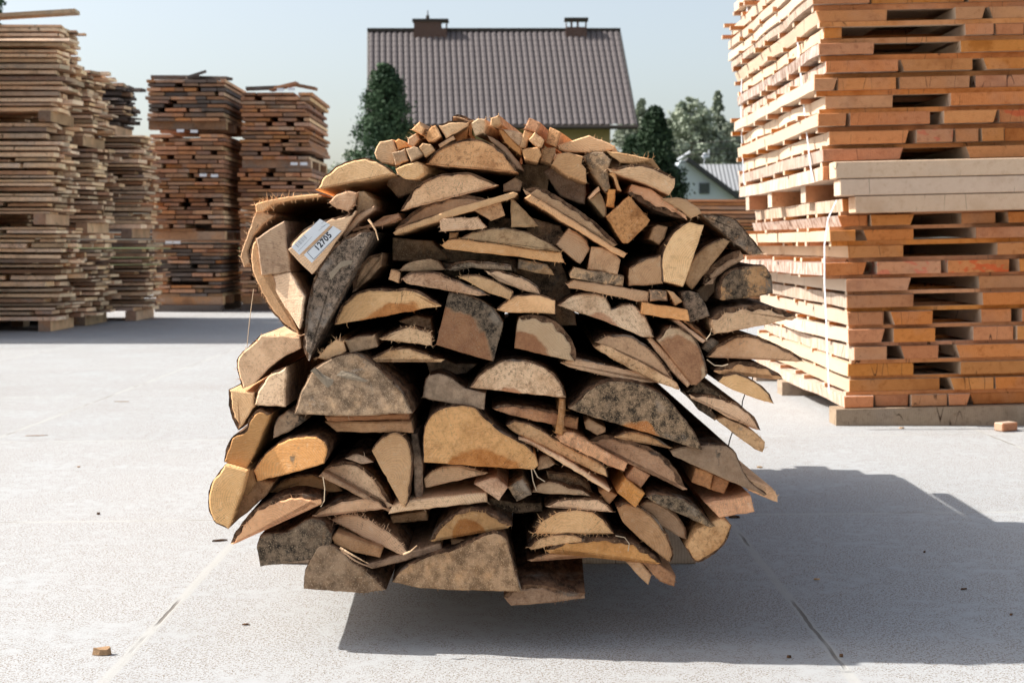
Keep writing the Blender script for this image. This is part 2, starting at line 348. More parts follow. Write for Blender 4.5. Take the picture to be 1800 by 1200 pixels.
# ---------------------------------------------------------------- the white house at the right
def white_house():
    Y = 72.; k = Y / F
    t = empty('white_house', (0, Y, 0)); tag(t, 'pale blue-white gabled house far behind, between the dark spruces and the sunlit timber', 'house')
    wl = mat_plain('pale_render', (.60, .67, .72), .9, 1.2, (.66, .72, .76)); rf = mat_plain('slate_roof', (.07, .07, .07), .7)
    sh = N('sheet_roof', .5, .4); sx = sh.sep(sh.coord())[0]; shm = sh.out(sh.mix(sh.sstep(sh.math('SINE', sh.math('MULTIPLY', sx, 28.)), -.2, .2), (.16, .16, .16), (.42, .42, .42)))
    ax = (1205 - 900) * k; az_ = H + (HY - 282) * k; rx = (1300 - 900) * k; rz = H + (HY - 352) * k; lx = (1180 - 900) * k; lz = az_ - (az_ - rz) * .3
    bm = bmesh.new(); P = []
    for yy in (0, 7): P.append([bm.verts.new((x, yy, z)) for x, z in ((lx, 0), (rx, 0), (rx, rz), (ax + .4, az_), (ax - .2, az_), (lx, lz))])
    bm.faces.new(P[0]); bm.faces.new(P[1][::-1])
    for i in range(6): bm.faces.new((P[0][i], P[0][(i + 1) % 6], P[1][(i + 1) % 6], P[1][i]))
    link('wall', bm, wl, t)
    bm = bmesh.new()
    def slab_(a, b, y0, y1, th):
        d = Vector((b[0] - a[0], 0, b[1] - a[1])).normalized(); n = Vector((-d.z, 0, d.x)) * th
        if n.z < 0: n = -n
        v = []
        for yy in (y0, y1):
            for p in (a, b): v += [bm.verts.new((p[0], yy, p[1])), bm.verts.new((p[0] + n.x, yy, p[1] + n.z))]
        for q in ((0, 1, 3, 2), (4, 6, 7, 5), (0, 2, 6, 4), (1, 5, 7, 3), (0, 4, 5, 1), (2, 3, 7, 6)): bm.faces.new([v[i] for i in q])
    slab_((ax, az_ - .02), (rx + .5, rz - .42), -.45, 7.3, .2)
    rr = link('roof', bm, rf, t)
    bm = bmesh.new(); x0 = (1258 - 900) * k; z0 = H + (HY - 284) * k; z1 = H + (HY - 325) * k
    vs = [bm.verts.new(p) for p in ((x0, 9.5, z0 + .4), (x0 + 4.5, 9.5, z0 + .4), (x0 + 4.5, 7.4, z1), (x0, 7.4, z1))]; bm.faces.new(vs)
    r = bmesh.ops.extrude_face_region(bm, geom=bm.faces[:]); [v.co.__iadd__(Vector((0, .1, -.12))) for v in r['geom'] if isinstance(v, bmesh.types.BMVert)]
    link('annex_roof', bm, shm, t)
    bm = bmesh.new(); box(bm, ((1238 - 900) * k, -.02, H + (HY - 331) * k), (.52, .08, .55)); f = link('window', bm, mat_plain('dark_frame', (.12, .14, .16), .5), t)
    bm = bmesh.new(); box(bm, ((1238 - 900) * k, -.07, H + (HY - 331) * k), (.42, .04, .45)); link('pane', bm, mat_plain('pane_glass', (.03, .05, .05), .1, spec=.6), f)
    bm = bmesh.new(); a = Vector(((1189 - 900) * k, -.3, H + (HY - 283) * k)); b = Vector(((1212 - 900) * k, -.3, H + (HY - 268) * k))
    tube(bm, [a, b], .09, 6); link('barge_board', bm, mat_plain('barge_white', (.7, .72, .75), .5), t)
    bm = bmesh.new(); cx = (1244 - 900) * k; cz = H + (HY - 272) * k
    tube(bm, [(cx, 1, cz), (cx, .92, cz + .01)], [.16, .12], 10); tube(bm, [(cx, 1, cz), (cx - .1, 1.1, az_ - .6)], .03); tube(bm, [(cx + .2, 1, cz - .1), (cx + .2, 1, cz + .35)], .04)
    link('satellite_dish', bm, mat_plain('dish_white', (.7, .72, .74), .4), t)
white_house()

# ---------------------------------------------------------------- trees
LD = mat_leaf('leaf_dark', (.012, .028, .014), (.040, .070, .032)); LG = mat_leaf('leaf_pine', (.17, .205, .15), (.34, .37, .28))  # pine leaves lightened, distance haze put into their colour
LT = mat_leaf('leaf_thuja', (.016, .036, .018), (.055, .095, .045)); TR = mat_plain('tree_bark', (.12, .085, .06), .9, 20, (.2, .15, .11))
def leafquad(bm, p, s, rnd):
    a = Vector((rnd.gauss(0, 1), rnd.gauss(0, 1), rnd.gauss(0, 1))).normalized(); b = a.cross(Vector((rnd.gauss(0, 1), rnd.gauss(0, 1), rnd.gauss(0, 1)))).normalized()
    vs = [bm.verts.new(p + a * s * q[0] + b * s * q[1]) for q in ((-1, -.4), (.2, -.5), (1, .1), (-.1, .5))]
    bm.faces.new(vs)
def conifer_mesh(h, rad, n, leaf, seed, shape):
    """crown of boughs: each bough is a drooping spray of small leaf faces"""
    rnd = random.Random(seed); bm = bmesh.new(); nb = n // 60
    for i in range(nb):
        t = rnd.random() ** .8; z = h * (.08 + .92 * t)
        if shape == 'spire': rr = rad * (1 - t) ** .8 + .12
        elif shape == 'egg': rr = rad * (math.sin(math.pi * min(1, (t * .80 + .20))) ** .62) + .1
        else: rr = rad * (.35 + .65 * math.sin(math.pi * (.15 + .8 * t))) * (.7 + .5 * rnd.random())
        rr *= .82 + .34 * noise.noise(Vector((seed, z * 1.1, i * .37)))
        a = rnd.random() * 6.283; tip = Vector((math.cos(a) * rr, math.sin(a) * rr, z + (-.12 * rr if shape == 'spire' else .12 * rr)))
        root = Vector((0, 0, z + (.15 * rr if shape == 'spire' else -.2 * rr)))
        for k in range(60):
            s = rnd.random() ** .45; p = root.lerp(tip, s); w_ = .075 * rr + .06; cl = lambda v: max(-1.5, min(1.5, v))
            p += Vector((cl(rnd.gauss(0, 1)) * w_, cl(rnd.gauss(0, 1)) * w_, cl(rnd.gauss(0, 1)) * w_ * .8))
            leafquad(bm, p, leaf * (.6 + .8 * rnd.random()), rnd)
    return bm
def tree(name, loc, h, rad, n, leaf, seed, shape, mat, label, cat, group=None, trunk=.12):
    t = empty(name, loc); tag(t, label, cat, group)
    link('crown', conifer_mesh(h, rad, n, leaf, seed, shape), mat, t, normals=False)
    bm = bmesh.new(); tube(bm, [(0, 0, 0), (.03, 0, h * .4), (0, .02, h * .93)], [trunk, trunk * .7, trunk * .15], 8)
    rnd = random.Random(seed)
    for i in range(14):
        z = h * (.12 + .06 * i); a = rnd.random() * 6.28; q = rad * .6 * (1 - i / 16); tube(bm, [(0, 0, z), (math.cos(a) * q, math.sin(a) * q, z + .1 * q)], [trunk * .3, trunk * .08], 4)
    link('trunk', bm, TR, t); return t
p = PX(676, 430, 42); tree('thuja_tree', (p.x, 42, 0), 5.95, 1.0, 26000, .055, 3, 'egg', LT, 'dense dark green conical thuja standing in front of the left end of the tiled roof', 'tree')
p = PX(1150, 430, 48); tree('spruce_tree', (p.x, 48, 0), 5.3, 1.75, 22000, .07, 5, 'spire', LD, 'dark dense spruce just right of the tiled house, in front of the pale pines', 'tree', 'dark spruces beside the houses')
p = PX(1112, 430, 50); tree('spruce_tree', (p.x, 50, 0), 4.5, 1.3, 12000, .07, 9, 'spire', LD, 'smaller dark spruce under the right corner of the tiled roof', 'tree', 'dark spruces beside the houses')
pines = [(1128, 176, 1.7, 'tall thin-topped pine nearest the right edge of the tiled roof'), (1178, 212, 1.7, 'low pale pine in the dip between the two taller pines'), (1100, 215, 1.6, 'pale pine half hidden behind the corner of the tiled roof'),
         (1215, 172, 2.3, 'broad pale green pine in the middle of the wood behind the white house'), (1196, 190, 1.7, 'narrow pale pine against the left flank of the broad pine'), (1262, 163, 1.5, 'slender pointed spruce beside the timber stack, tallest at the right'),
         (1240, 205, 1.9, 'rounded pale pine between the broad pine and the slender spruce'), (1288, 215, 1.9, 'pale pine partly behind the sunlit timber stack'), (1160, 235, 1.6, 'low greyish pine behind the dark spruce'), (1275, 240, 1.6, 'bushy pale pine directly above the small roof of the white house')]
for i, (px, py, rr, lab) in enumerate(pines):
    Y = 88 + (i * 37 % 11); p = PX(px, py, Y)
    tree('pine_tree', (p.x, Y, 0), p.z, rr * 1.1, 9600, .12, 20 + i, 'spire' if i in (0, 5) else 'egg', LG, lab, 'tree', 'pale pines of the wood on the right')
for i, (px, py, Y, rr, lab) in enumerate([(592, 292, 55, 1.3, 'sparse bush low on the skyline between the last left stack and the thuja'), (622, 268, 58, 1.0, 'thin leafy shrub against the left foot of the thuja'), (556, 300, 56, 1.4, 'low bush behind the right end of the last left stack')]):
    p = PX(px, py, Y); tree('bush', (p.x, Y, 0), p.z, rr, 3200, .06, 50 + i, 'loose', LG, lab, 'bush', 'bushes on the skyline', .05)
p = PX(4, 12, 30); tree('birch_tree', (p.x - .5, 30, 0), p.z, 1.0, 6000, .08, 70, 'loose', LT, 'tree top peeping over the tall left stack at the corner of the frame', 'tree')

# ---------------------------------------------------------------- overhead cables
t = empty('power_line', (0, 66, 0)); tag(t, 'dark overhead cables crossing in front of the wood above the white house', 'cable')
for dz, sag in ((0, 0), (.35, .1), (.6, .2), (.95, .25)):
    bm = bmesh.new(); z0 = H + (HY - 276) / F * 66 + dz
    tube(bm, [(2.0 + i * 1.2, .1 * dz, z0 - .25 * math.sin(math.pi * i / 9) - sag * .2) for i in range(10)], .022, 5); link('cable', bm, M['wire'], t)
for x in (2.0, 12.8):
    bm = bmesh.new(); tube(bm, [(x, 0, 0), (x, 0, 6.6)], [.14, .1], 8); link('pole', bm, TR, t)
# ---------------------------------------------------------------- strapped timber packets at the right
K5 = 5.52 / F
XC = 570 * K5
def tz(x): return .022 * (x - XC)
def plank_mesh(x0, x1, z0, z1, y0, y1, wavy, rnd, chL=0., chR=0.):
    bm = bmesh.new(); n = 22 if wavy else 3; rings = []
    cx = (x0 + x1) / 2; sd = rnd.random() * 50; bow = rnd.gauss(0, .004)
    for i in range(n + 1):
        s = i / n; y = y0 + (y1 - y0) * s
        wl = (noise.noise(Vector((sd, y * 2.2, 0))) * .022 + noise.noise(Vector((sd, y * 9, 3))) * .006) if wavy else 0
        if i == 0: wl *= .3
        b = bow * math.sin(s * 3.1)
        rings.append([bm.verts.new((x, y, z)) for x, z in ((x0 + wl + chL, z0 + tz(x0) + b), (x1 - chR, z0 + tz(x1) + b), (x1, z1 + tz(x1) + b), (x0 + wl * .6, z1 + tz(x0) + b))])
    for a, b in zip(rings, rings[1:]):
        for k in range(4): bm.faces.new((a[k], a[(k + 1) % 4], b[(k + 1) % 4], b[k]))
    bm.faces.new(rings[0]); bm.faces.new(rings[-1][::-1])
    bmesh.ops.bevel(bm, geom=[e for e in rings[0][0].link_edges if False] or [e for f in bm.faces if len(f.verts) == 4 and all(v in rings[0] for v in f.verts) for e in f.edges], offset=.0022, segments=1, affect='EDGES')
    return bm
upper = [(-178, -158, [(1440, 1600), (1620, 1880)]), (-149, -129, [(1432, 1590), (1600, 1720), (1730, 1880)]), (-120, -100, [(1450, 1560), (1640, 1880)]), (-91, -71, [(1430, 1610), (1620, 1880)]),
    (-62, -43, [(1425, 1560), (1570, 1700), (1710, 1880)]), (-33, -14, [(1427, 1620), (1630, 1800), (1806, 1900)]),
    (-8, 6, [(1428, 1530), (1534, 1700), (1706, 1900)]), (17, 38, [(1436, 1562), (1680, 1733), (1741, 1900)]), (47, 66, [(1450, 1482), (1697, 1747), (1752, 1802), (1810, 1900)]),
    (76, 96, [(1440, 1537), (1690, 1900)]), (107, 127, [(1452, 1579), (1584, 1711), (1730, 1900)]), (137, 158, [(1432, 1472), (1475, 1577), (1584, 1708), (1719, 1900)]),
    (168, 190, [(1454, 1573), (1672, 1900)]), (199, 221, [(1438, 1488), (1495, 1635), (1660, 1753), (1758, 1900)]), (231, 254, [(1458, 1599), (1612, 1676), (1680, 1721), (1726, 1765), (1771, 1900)]),
    (262, 283, [(1445, 1588), (1700, 1900)]), (292, 316, [(1447, 1600), (1610, 1700), (1705, 1900)])]
lower = [(350, 372, [(1481, 1600), (1610, 1900)]), (379, 398, [(1476, 1528), (1532, 1608), (1695, 1755), (1772, 1900)]), (405, 424, [(1459, 1504), (1521, 1610), (1716, 1900)]), (433, 454, [(1491, 1590), (1755, 1900)]),
    (462, 484, [(1448, 1525), (1543, 1655), (1667, 1775), (1792, 1900)]), (491, 513, [(1488, 1602), (1724, 1900)]), (520, 542, [(1489, 1607), (1728, 1900)]), (550, 573, [(1491, 1557), (1566, 1640), (1730, 1783), (1800, 1900)]),
    (580, 604, [(1491, 1557), (1572, 1645), (1714, 1784), (1789, 1900)]), (611, 634, [(1502, 1560), (1586, 1653), (1683, 1900)]), (641, 663, [(1494, 1610), (1690, 1900)]), (669, 690, [(1496, 1655), (1672, 1748), (1751, 1900)]),
    (697, 717, [(1484, 1536), (1541, 1600), (1603, 1665), (1668, 1706), (1709, 1900)])]
def packet(rows, root, zlow, seed):
    rnd = random.Random(seed); zs = [(H - (b - HY) * K5, H - (a - HY) * K5) for a, b, _ in rows]
    for i, (a, b, segs) in enumerate(rows):
        z0, z1 = zs[i]
        for j, (p, q) in enumerate(segs):
            x0, x1 = (p - 900) * K5, (q - 900) * K5; first = j == 0
            ch = rnd.choice((0, 0, .002, .003, .016)); chr_ = rnd.choice((0, 0, .002, .003, .014))
            if first and rnd.random() < .6: ch = 0
            o = link('plank', plank_mesh(x0, x1, z0, z1, 5.52 + (rnd.random() ** 2) * .035, 7.55 + rnd.gauss(0, .03), first, rnd, ch, chr_), M['plank'], root)
            loc_ = Vector(((x0 + x1) / 2, 6.7, (z0 + z1) / 2)); o.location = loc_
            for vv in o.data.vertices: vv.co -= loc_
            o['wane'] = rnd.choice((0., 0., .5, .8, 1.)) if first else 0.
            o['paint'] = 1.0 if (a, j) in ((462, 1), (462, 2), (199, 3), (231, 1)) else 0.0
        for (p, q), (p2, q2) in zip(segs, segs[1:]):     # recessed planks added so the wide gaps go dark
            if p2 - q > 40:
                x0, x1 = (q - 900) * K5 + .03, (p2 - 900) * K5 - .02
                link('plank', plank_mesh(x0, x1, z0, z1, 6.3 + rnd.random() * .4, 7.5, False, rnd), M['plank'], root)['paint'] = 0.
        nxt = zs[i + 1][1] if i + 1 < len(rows) else zlow
        if nxt is None: continue
        left = min((rows[i][2][0][0]), rows[min(i + 1, len(rows) - 1)][2][0][0])
        for k, y in enumerate((5.565, 5.90, 6.22, 6.54, 6.86, 7.18, 7.46)):
            y += rnd.gauss(0, .012 if k == 0 else .05); xl = (left - 900) * K5 + (.012 if k == 0 else rnd.uniform(-.02, .018)); xr = 2.35
            if i < 4 and rnd.random() < .3 and k > 2: xl -= .06
            bm = bmesh.new(); t_ = z0 - nxt + .0; zc = (z0 + nxt) / 2
            box(bm, ((xl + xr) / 2, y + .018, zc + tz((xl + xr) / 2)), (xr - xl, .036, t_ - .0012), tilt=math.atan(.022)); link('sticker', bm, M['plank'], root)['paint'] = 0.0
def ribbon(root, pts, xoff=0):
    bm = bmesh.new(); P = []
    for px, py in pts:
        X = XC - .055 + xoff; Y = F * X / (px - 900); P.append(Vector((X, Y, H - (py - HY) / F * Y)))
    for i, p in enumerate(P):
        for s in (-.009, .009): bm.verts.new(p + Vector((0, s, 0)))
    v = list(bm.verts)
    for i in range(len(P) - 1): bm.faces.new((v[2 * i], v[2 * i + 1], v[2 * i + 3], v[2 * i + 2]))
    r = bmesh.ops.extrude_face_region(bm, geom=bm.faces[:]); bmesh.ops.translate(bm, vec=(.0015, 0, 0), verts=[e for e in r['geom'] if isinstance(e, bmesh.types.BMVert)])
    link('strap', bm, M['white'], root)
up = tag(empty('timber_packet', (0, 0, 0)), 'upper sunlit packet of orange planks with spacer strips, above the three pale beams', 'lumber stack', 'strapped timber packets on the right')
packet(upper, up, None, 11)
ribbon(up, [(1395, -60), (1397, 20), (1403, 90), (1410, 160), (1416, 220), (1424, 290), (1429, 320)]); ribbon(up, [(1316, -20), (1309, 60), (1304, 120), (1302, 190), (1304, 260), (1308, 325)])
lo = tag(empty('timber_packet', (0, 0, 0)), 'lower sunlit packet of orange planks standing on grey bearers, under the three pale beams', 'lumber stack', 'strapped timber packets on the right')
packet(lower, lo, None, 12)
ribbon(lo, [(1470, 352), (1455, 385), (1449, 430), (1449, 500), (1452, 560), (1454, 620), (1457, 690)])
for i, (xp, y0, y1, lab) in enumerate([(1457, 287, 316, 'topmost'), (1465, 317.5, 346, 'middle'), (1491, 347.5, 376, 'lowest')]):
    bm = bmesh.new(); x0 = (xp - 900) * K5; z0, z1 = H - (y1 - HY) * K5, H - (y0 - HY) * K5
    box(bm, ((x0 + 2.35) / 2, 5.462, (z0 + z1) / 2 + tz((x0 + 2.35) / 2)), (2.35 - x0, .105, z1 - z0), tilt=math.atan(.022))
    bmesh.ops.bevel(bm, geom=bm.edges[:], offset=.003, segments=1, affect='EDGES')
    o = tag(link('timber_beam', bm, M['beam']), lab + ' of the three pale squared beams between the two orange packets', 'beam', 'pale squared beams'); o['paint'] = 0.
for k, (y, lab) in enumerate([(6.05, 'first'), (6.75, 'second'), (7.3, 'last')]):
    bm = bmesh.new(); z0, z1 = H - (349.5 - HY) * K5, H - (316.5 - HY) * K5; xl = XC - .02 - .015 * k
    box(bm, ((xl + 2.35) / 2, y, (z0 + z1) / 2 + tz((xl + 2.35) / 2)), (2.35 - xl, .1, z1 - z0), tilt=math.atan(.022))
    o = tag(link('cross_bearer', bm, M['plank']), lab + ' timber bearer end behind the beams, in the dark slot on the sunlit side', 'bearer', 'bearers between the packets'); o['paint'] = 0.
for k, (y, lab) in enumerate([(5.50, 'weathered grey bearer along the ground in front under the orange planks'), (6.6, 'grey ground bearer under the middle of the sunlit packet'), (7.3, 'grey ground bearer under the far end of the sunlit packet')]):
    bm = bmesh.new(); zt = H - (718 - HY) * K5
    xl = XC - .005
    vs = box(bm, ((xl + 2.4) / 2, y + .06, zt / 2 + tz(1.8) / 2), (2.4 - xl, .12, zt), tilt=.0)
    for v in bm.verts: v.co.z = (tz(v.co.x) + zt - .001) if v.co.z > .03 else .0005
    o = tag(link('ground_bearer', bm, M['bearer']), lab, 'bearer', 'grey bearers under the right stack'); o['paint'] = 0.

# ---------------------------------------------------------------- weathered stacks at the left
def boards_y(root, X0, X1, Y0, L, z0, z1, mats, rnd, thick=.031, gap=.013, jag=.02, side_out=.02):
    """rows of boards whose ends face the yard"""
    L_ = []; z = z0
    while z < z1 - thick * .6:
        t = thick * rnd.uniform(.8, 1.2); x = X0 + rnd.uniform(-side_out, side_out)
        while x < X1 - .05:
            wd = rnd.uniform(.07, .30)
            if x + wd > X1 - .04: wd = X1 + rnd.uniform(-side_out, side_out) - x
            if wd > .03 and not (rnd.random() < .10 and X0 + .1 < x < X1 - .25):
                L_.append((x, x + wd, Y0 + rnd.random() ** 2 * .05, z, z + t, rnd.gauss(0, .01)))
            x += wd + (rnd.uniform(.003, .012) if rnd.random() < .72 else rnd.uniform(.03, .10))
        z += t + gap * rnd.uniform(.7, 1.4)
    order = sorted(L_, key=lambda b: -(b[1] - b[0])); big, rest = order[:95], order[95:]
    def mk(bm, b):
        w_ = b[1] - b[0]; box(bm, ((b[0] + b[1]) / 2, b[2] + L / 2, (b[3] + b[4]) / 2), (w_, L, b[4] - b[3]), rot=b[5] * .3, tilt=b[5] * .6)
    for b in big:
        bm = bmesh.new(); mk(bm, b); link('board', bm, rnd.choice(mats), root)
    if rest:
        bm = bmesh.new(); [mk(bm, b) for b in rest]; link('boards', bm, mats[0], root)['kind'] = 'stuff'
    bm = bmesh.new()
    z = z0
    for yy in (Y0 + L * .45, Y0 + L - .1): box(bm, ((X0 + X1) / 2, yy, (z0 + z1) / 2), (X1 - X0 - .08, .03, z1 - z0 - .02))  # full dark sheets added inside the packet so holes read black
    link('dark_backing', bm, M['dark'], root)['kind'] = 'stuff'
def boards_x(root, X0, X1, Y0, Y1, z0, z1, mats, rnd, thick=.026, gap=.011, jag=.05, splay=0.):
    """rows of boards running along the yard with their ragged ends at the right"""
    L_ = []; z = z0
    while z < z1 - thick * .5:
        t = thick * rnd.uniform(.6, 1.55); y = Y0 + rnd.uniform(0, .045); row = rnd.gauss(0, jag * .5)
        while y < Y1 - .03:
            wd = rnd.uniform(.10, .24)
            if y + wd > Y1: wd = Y1 - y
            xe = X1 + row + rnd.gauss(0, jag * .6) + (rnd.random() < .06) * .06; xs = X0; t2 = t * rnd.uniform(.72, 1.0)
            if y < Y0 + .05 and rnd.random() < .55:      # two shorter boards meet in the outer row
                xm = xe - rnd.uniform(.12, 1.2); L_.append((X0, xm - rnd.uniform(.006, .07), y, y + wd, z, z + t * rnd.uniform(.6, 1.), rnd.gauss(0, .007))); xs = xm
            L_.append((xs, xe, y + rnd.uniform(0, .012), y + wd, z, z + t2, rnd.gauss(0, .007)))
            y += wd + rnd.uniform(.004, .04)
        z += t + gap * rnd.uniform(.5, 1.6)
    order = sorted(L_, key=lambda b: b[2]); big, rest = order[:95], order[95:]
    def mk(bm, b):
        vs = box(bm, ((b[0] + b[1]) / 2, (b[2] + b[3]) / 2, (b[4] + b[5]) / 2), (b[1] - b[0], b[3] - b[2], b[5] - b[4]), tilt=b[6] * .5, rot=b[6])
        sk = rnd.gauss(0, .03)
        for v in vs[4:]: v.co.x += sk * ((v.co.y - b[2]) / .2 - .5)
        wn = rnd.uniform(0, .02)
        for k in (1, 5): vs[k].co.y += wn
    for b in big:
        bm = bmesh.new(); mk(bm, b); link('board', bm, rnd.choice(mats), root)
    if rest:
        bm = bmesh.new(); [mk(bm, b) for b in rest]; link('boards', bm, mats[-1], root)['kind'] = 'stuff'
def bearers(root, X0, X1, Y0, Y1, z, t, along, n=3):
    for i in range(n):
        bm = bmesh.new(); f = (i + .12) / (n - .76)
        if along == 'x': box(bm, ((X0 + X1) / 2, Y0 + .06 + (Y1 - Y0 - .12) * f, z), (X1 - X0, .1, t))
        else: box(bm, (X0 + (X1 - X0) * f, (Y0 + Y1) / 2, z), (.1, Y1 - Y0, t))
        link('bearer', bm, M['old'], root)
G = 'weathered board stacks on the left'
old, tan, dark = M['old'], M['oldtan'], M['dark']
rnd = random.Random(5)
def px_packet(X0, X1, Y0, Y1, z0, z1, along, mats, label, bz=None, bal='y', **kw):
    r = tag(empty('board_packet', ((X0 + X1) / 2, Y0, z0 - .08)), label, 'lumber stack', G)
    inv = r.location.copy()
    n0 = set(bpy.data.objects)
    if along == 'y': boards_y(r, X0, X1, Y0, Y1 - Y0, z0, z1, mats, rnd, **kw)
    else: boards_x(r, X0, X1, Y0, Y1, z0, z1, mats, rnd, **kw)
    bearers(r, X0, X1, Y0, Y1, z0 - .045, .086, bal)
    for o in set(bpy.data.objects) - n0:
        for v in o.data.vertices: v.co -= inv
    return r
W = [tan, tan, tan, old]
px_packet(-7.2, -4.25, 10.45, 11.44, .09, 1.2, 'x', W, 'lower board packet left of the frame, whose shadow crosses the yard')
px_packet(-7.2, -4.3, 10.45, 11.44, 1.3, 3.2, 'x', W, 'upper board packet left of the frame, whose shadow crosses the yard')
px_packet(-5.6, -3.66, 11.45, 12.05, .09, .86, 'x', W, 'bottom packet of the nearest left stack, at the frame edge on the yard')
px_packet(-5.6, -3.70, 11.45, 12.05, .95, 1.68, 'x', W, 'middle packet of the nearest left stack at the frame edge')
px_packet(-5.6, -3.66, 11.45, 12.05, 1.78, 2.50, 'x', W, 'topmost packet of the nearest left stack, with ragged pale ends against the sky')
px_packet(-5.6, -3.62, 12.25, 12.9, .09, .80, 'x', [tan, tan, old], 'bottom packet of the second left stack from the frame edge')
px_packet(-5.6, -3.60, 12.25, 12.9, .89, 1.55, 'x', [tan, tan, old], 'middle packet of the second left stack from the frame edge')
px_packet(-5.6, -3.64, 12.25, 12.9, 1.64, 2.22, 'x', [tan, tan, old], 'top packet of the second left stack, just lower than the nearest one')
px_packet(-5.6, -3.38, 13.05, 13.7, .09, .76, 'x', [old, old, tan], 'bottom packet of the third left stack, raised on a bearer over the sunlit strip')
px_packet(-5.6, -3.42, 13.05, 13.7, .85, 1.72, 'x', [tan, tan, old], 'tan middle packet of the third left stack, under the dark one')
px_packet(-5.6, -3.60, 13.1, 13.7, 1.80, 2.18, 'x', [dark, dark, old], 'dark grey weathered packet on top of the third left stack', jag=.04)
O2 = [M['old'], M['old'], M['plank2'] if 'plank2' in M else M['old'], M['oldtan']]
M['brown'] = mat_plank('board_brown', (.42, .22, .115), (.58, .33, .17), (.18, .09, .05), (.26, .21, .18), .45, .8)
B = [M['brown'], M['brown'], M['old'], M['brown']]
px_packet(-5.6, -4.12, 12.07, 12.23, .09, 2.5, 'x', W, 'added unseen board packet blocking sun between the first and second left stacks')  # unseen packets added to stop sun streaks through the stack gaps
px_packet(-5.6, -4.12, 12.91, 13.04, .09, 2.5, 'x', W, 'added unseen board packet blocking sun between the second and third left stacks')
px_packet(-3.72, -3.02, 14.8, 16.0, .16, .72, 'y', [M['old'], M['brown'], M['dark']], 'bottom packet of the fourth left stack, on dark ground beams', bal='x')
px_packet(-3.76, -3.00, 14.8, 16.0, .84, 1.86, 'y', B, 'middle packet of the fourth left stack, brown board ends facing the yard', bal='x')
px_packet(-3.80, -2.99, 14.8, 16.0, 1.99, 2.44, 'y', [M['brown'], M['old'], M['dark']], 'top packet of the fourth left stack, with loose dark boards lying on it', bal='x')
px_packet(-2.86, -2.14, 15.0, 16.5, .16, .76, 'y', B, 'bottom packet of the fifth left stack, mostly behind the slab pile', bal='x')
px_packet(-2.88, -2.10, 15.0, 16.5, .85, 1.50, 'y', B, 'middle packet of the fifth left stack, beside the slab pile', bal='x')
px_packet(-2.86, -2.13, 15.0, 16.5, 1.60, 2.33, 'y', B, 'top packet of the fifth left stack, its long sides catching light at the right', bal='x')
px_packet(-6.2, -2.2, 17.4, 18.2, .09, 1.05, 'x', [dark, M['brown'], dark], 'dark lower packet glimpsed between the left stacks, in the row behind them')
px_packet(-6.2, -2.5, 17.4, 18.2, 1.15, 1.9, 'x', [dark, M['brown'], dark], 'dark upper packet glimpsed between the left stacks, in the row behind them')
px_packet(1.75, 2.9, 16, 17, .09, 1.22, 'x', [M['brown'], M['plank']], 'low red-brown board stack between the slab pile and the sunlit packets')
def loose(X, Y, Z, L, wdt, rot, tilt, mat, label, name='loose_board'):
    bm = bmesh.new(); box(bm, (0, 0, 0), (L, wdt, .03), rot, 0, tilt)
    tag(link(name, bm, mat, loc=(X, Y, Z)), label, 'board', 'loose boards on the left stacks')
loose(-4.05, 11.6, 2.565, 1.0, .16, .05, .07, M['oldtan'], 'long pale board tipped up on the nearest left stack, pointing into the sky')
loose(-3.55, 15.0, 2.462, .5, .14, .2, .02, M['dark'], 'dark warped board at the left of the fourth stack top')
loose(-3.20, 15.1, 2.465, .45, .14, -.3, -.05, M['dark'], 'dark board sagging towards the right of the fourth stack top')
loose(-3.34, 15.0, 2.49, .22, .1, .5, .35, M['dark'], 'short dark offcut standing up at the middle of the fourth stack top', 'offcut')
loose(-2.62, 15.1, 2.36, .4, .14, .1, .05, M['dark'], 'dark board over the left half of the fifth stack top')
loose(-2.42, 15.1, 2.375, .3, .14, -.1, .22, M['brown'], 'board leaning up to the peak of the fifth stack top')
loose(-2.20, 15.1, 2.375, .25, .14, -.1, -.2, M['brown'], 'board leaning down from the peak of the fifth stack top')
for px, py, Y in ((317, 230, 14.78), (341, 231, 14.78), (357, 308, 14.78), (377, 309, 14.78), (493, 158, 14.98), (512, 157, 14.98), (517, 288, 14.98), (534, 288, 14.98), (297, 426, 14.78), (311, 426, 14.78)):
    p = PX(px, py, Y); bm = bmesh.new(); box(bm, (0, 0, 0), (.075, .004, .03))
    tag(link('paper_tag', bm, M['white_tag'], loc=p), 'small white paper tag at row %s of the %s left stack' % ('above the grey beams' if py < 250 and px < 400 else 'mid height' if px < 400 and py < 400 else 'of the ground packet' if py > 400 else 'near the top' if py < 200 else 'half way up', 'fourth' if px < 400 else 'fifth'), 'tag', 'white tags on the left stacks')
for X0, X1, Y, lab in ((-3.72, -3.02, 14.82, 'dark ground beam under the fourth left stack'), (-2.86, -2.14, 15.02, 'dark ground beam under the fifth left stack'), (-3.72, -3.02, 15.8, 'rear ground beam under the fourth left stack'), (-2.86, -2.14, 16.2, 'rear ground beam under the fifth left stack')):
    bm = bmesh.new(); box(bm, ((X0 + X1) / 2, Y + .05, .036), (X1 - X0, .12, .07)); tag(link('ground_beam', bm, M['dark']), lab, 'beam', 'ground beams of the left stacks')
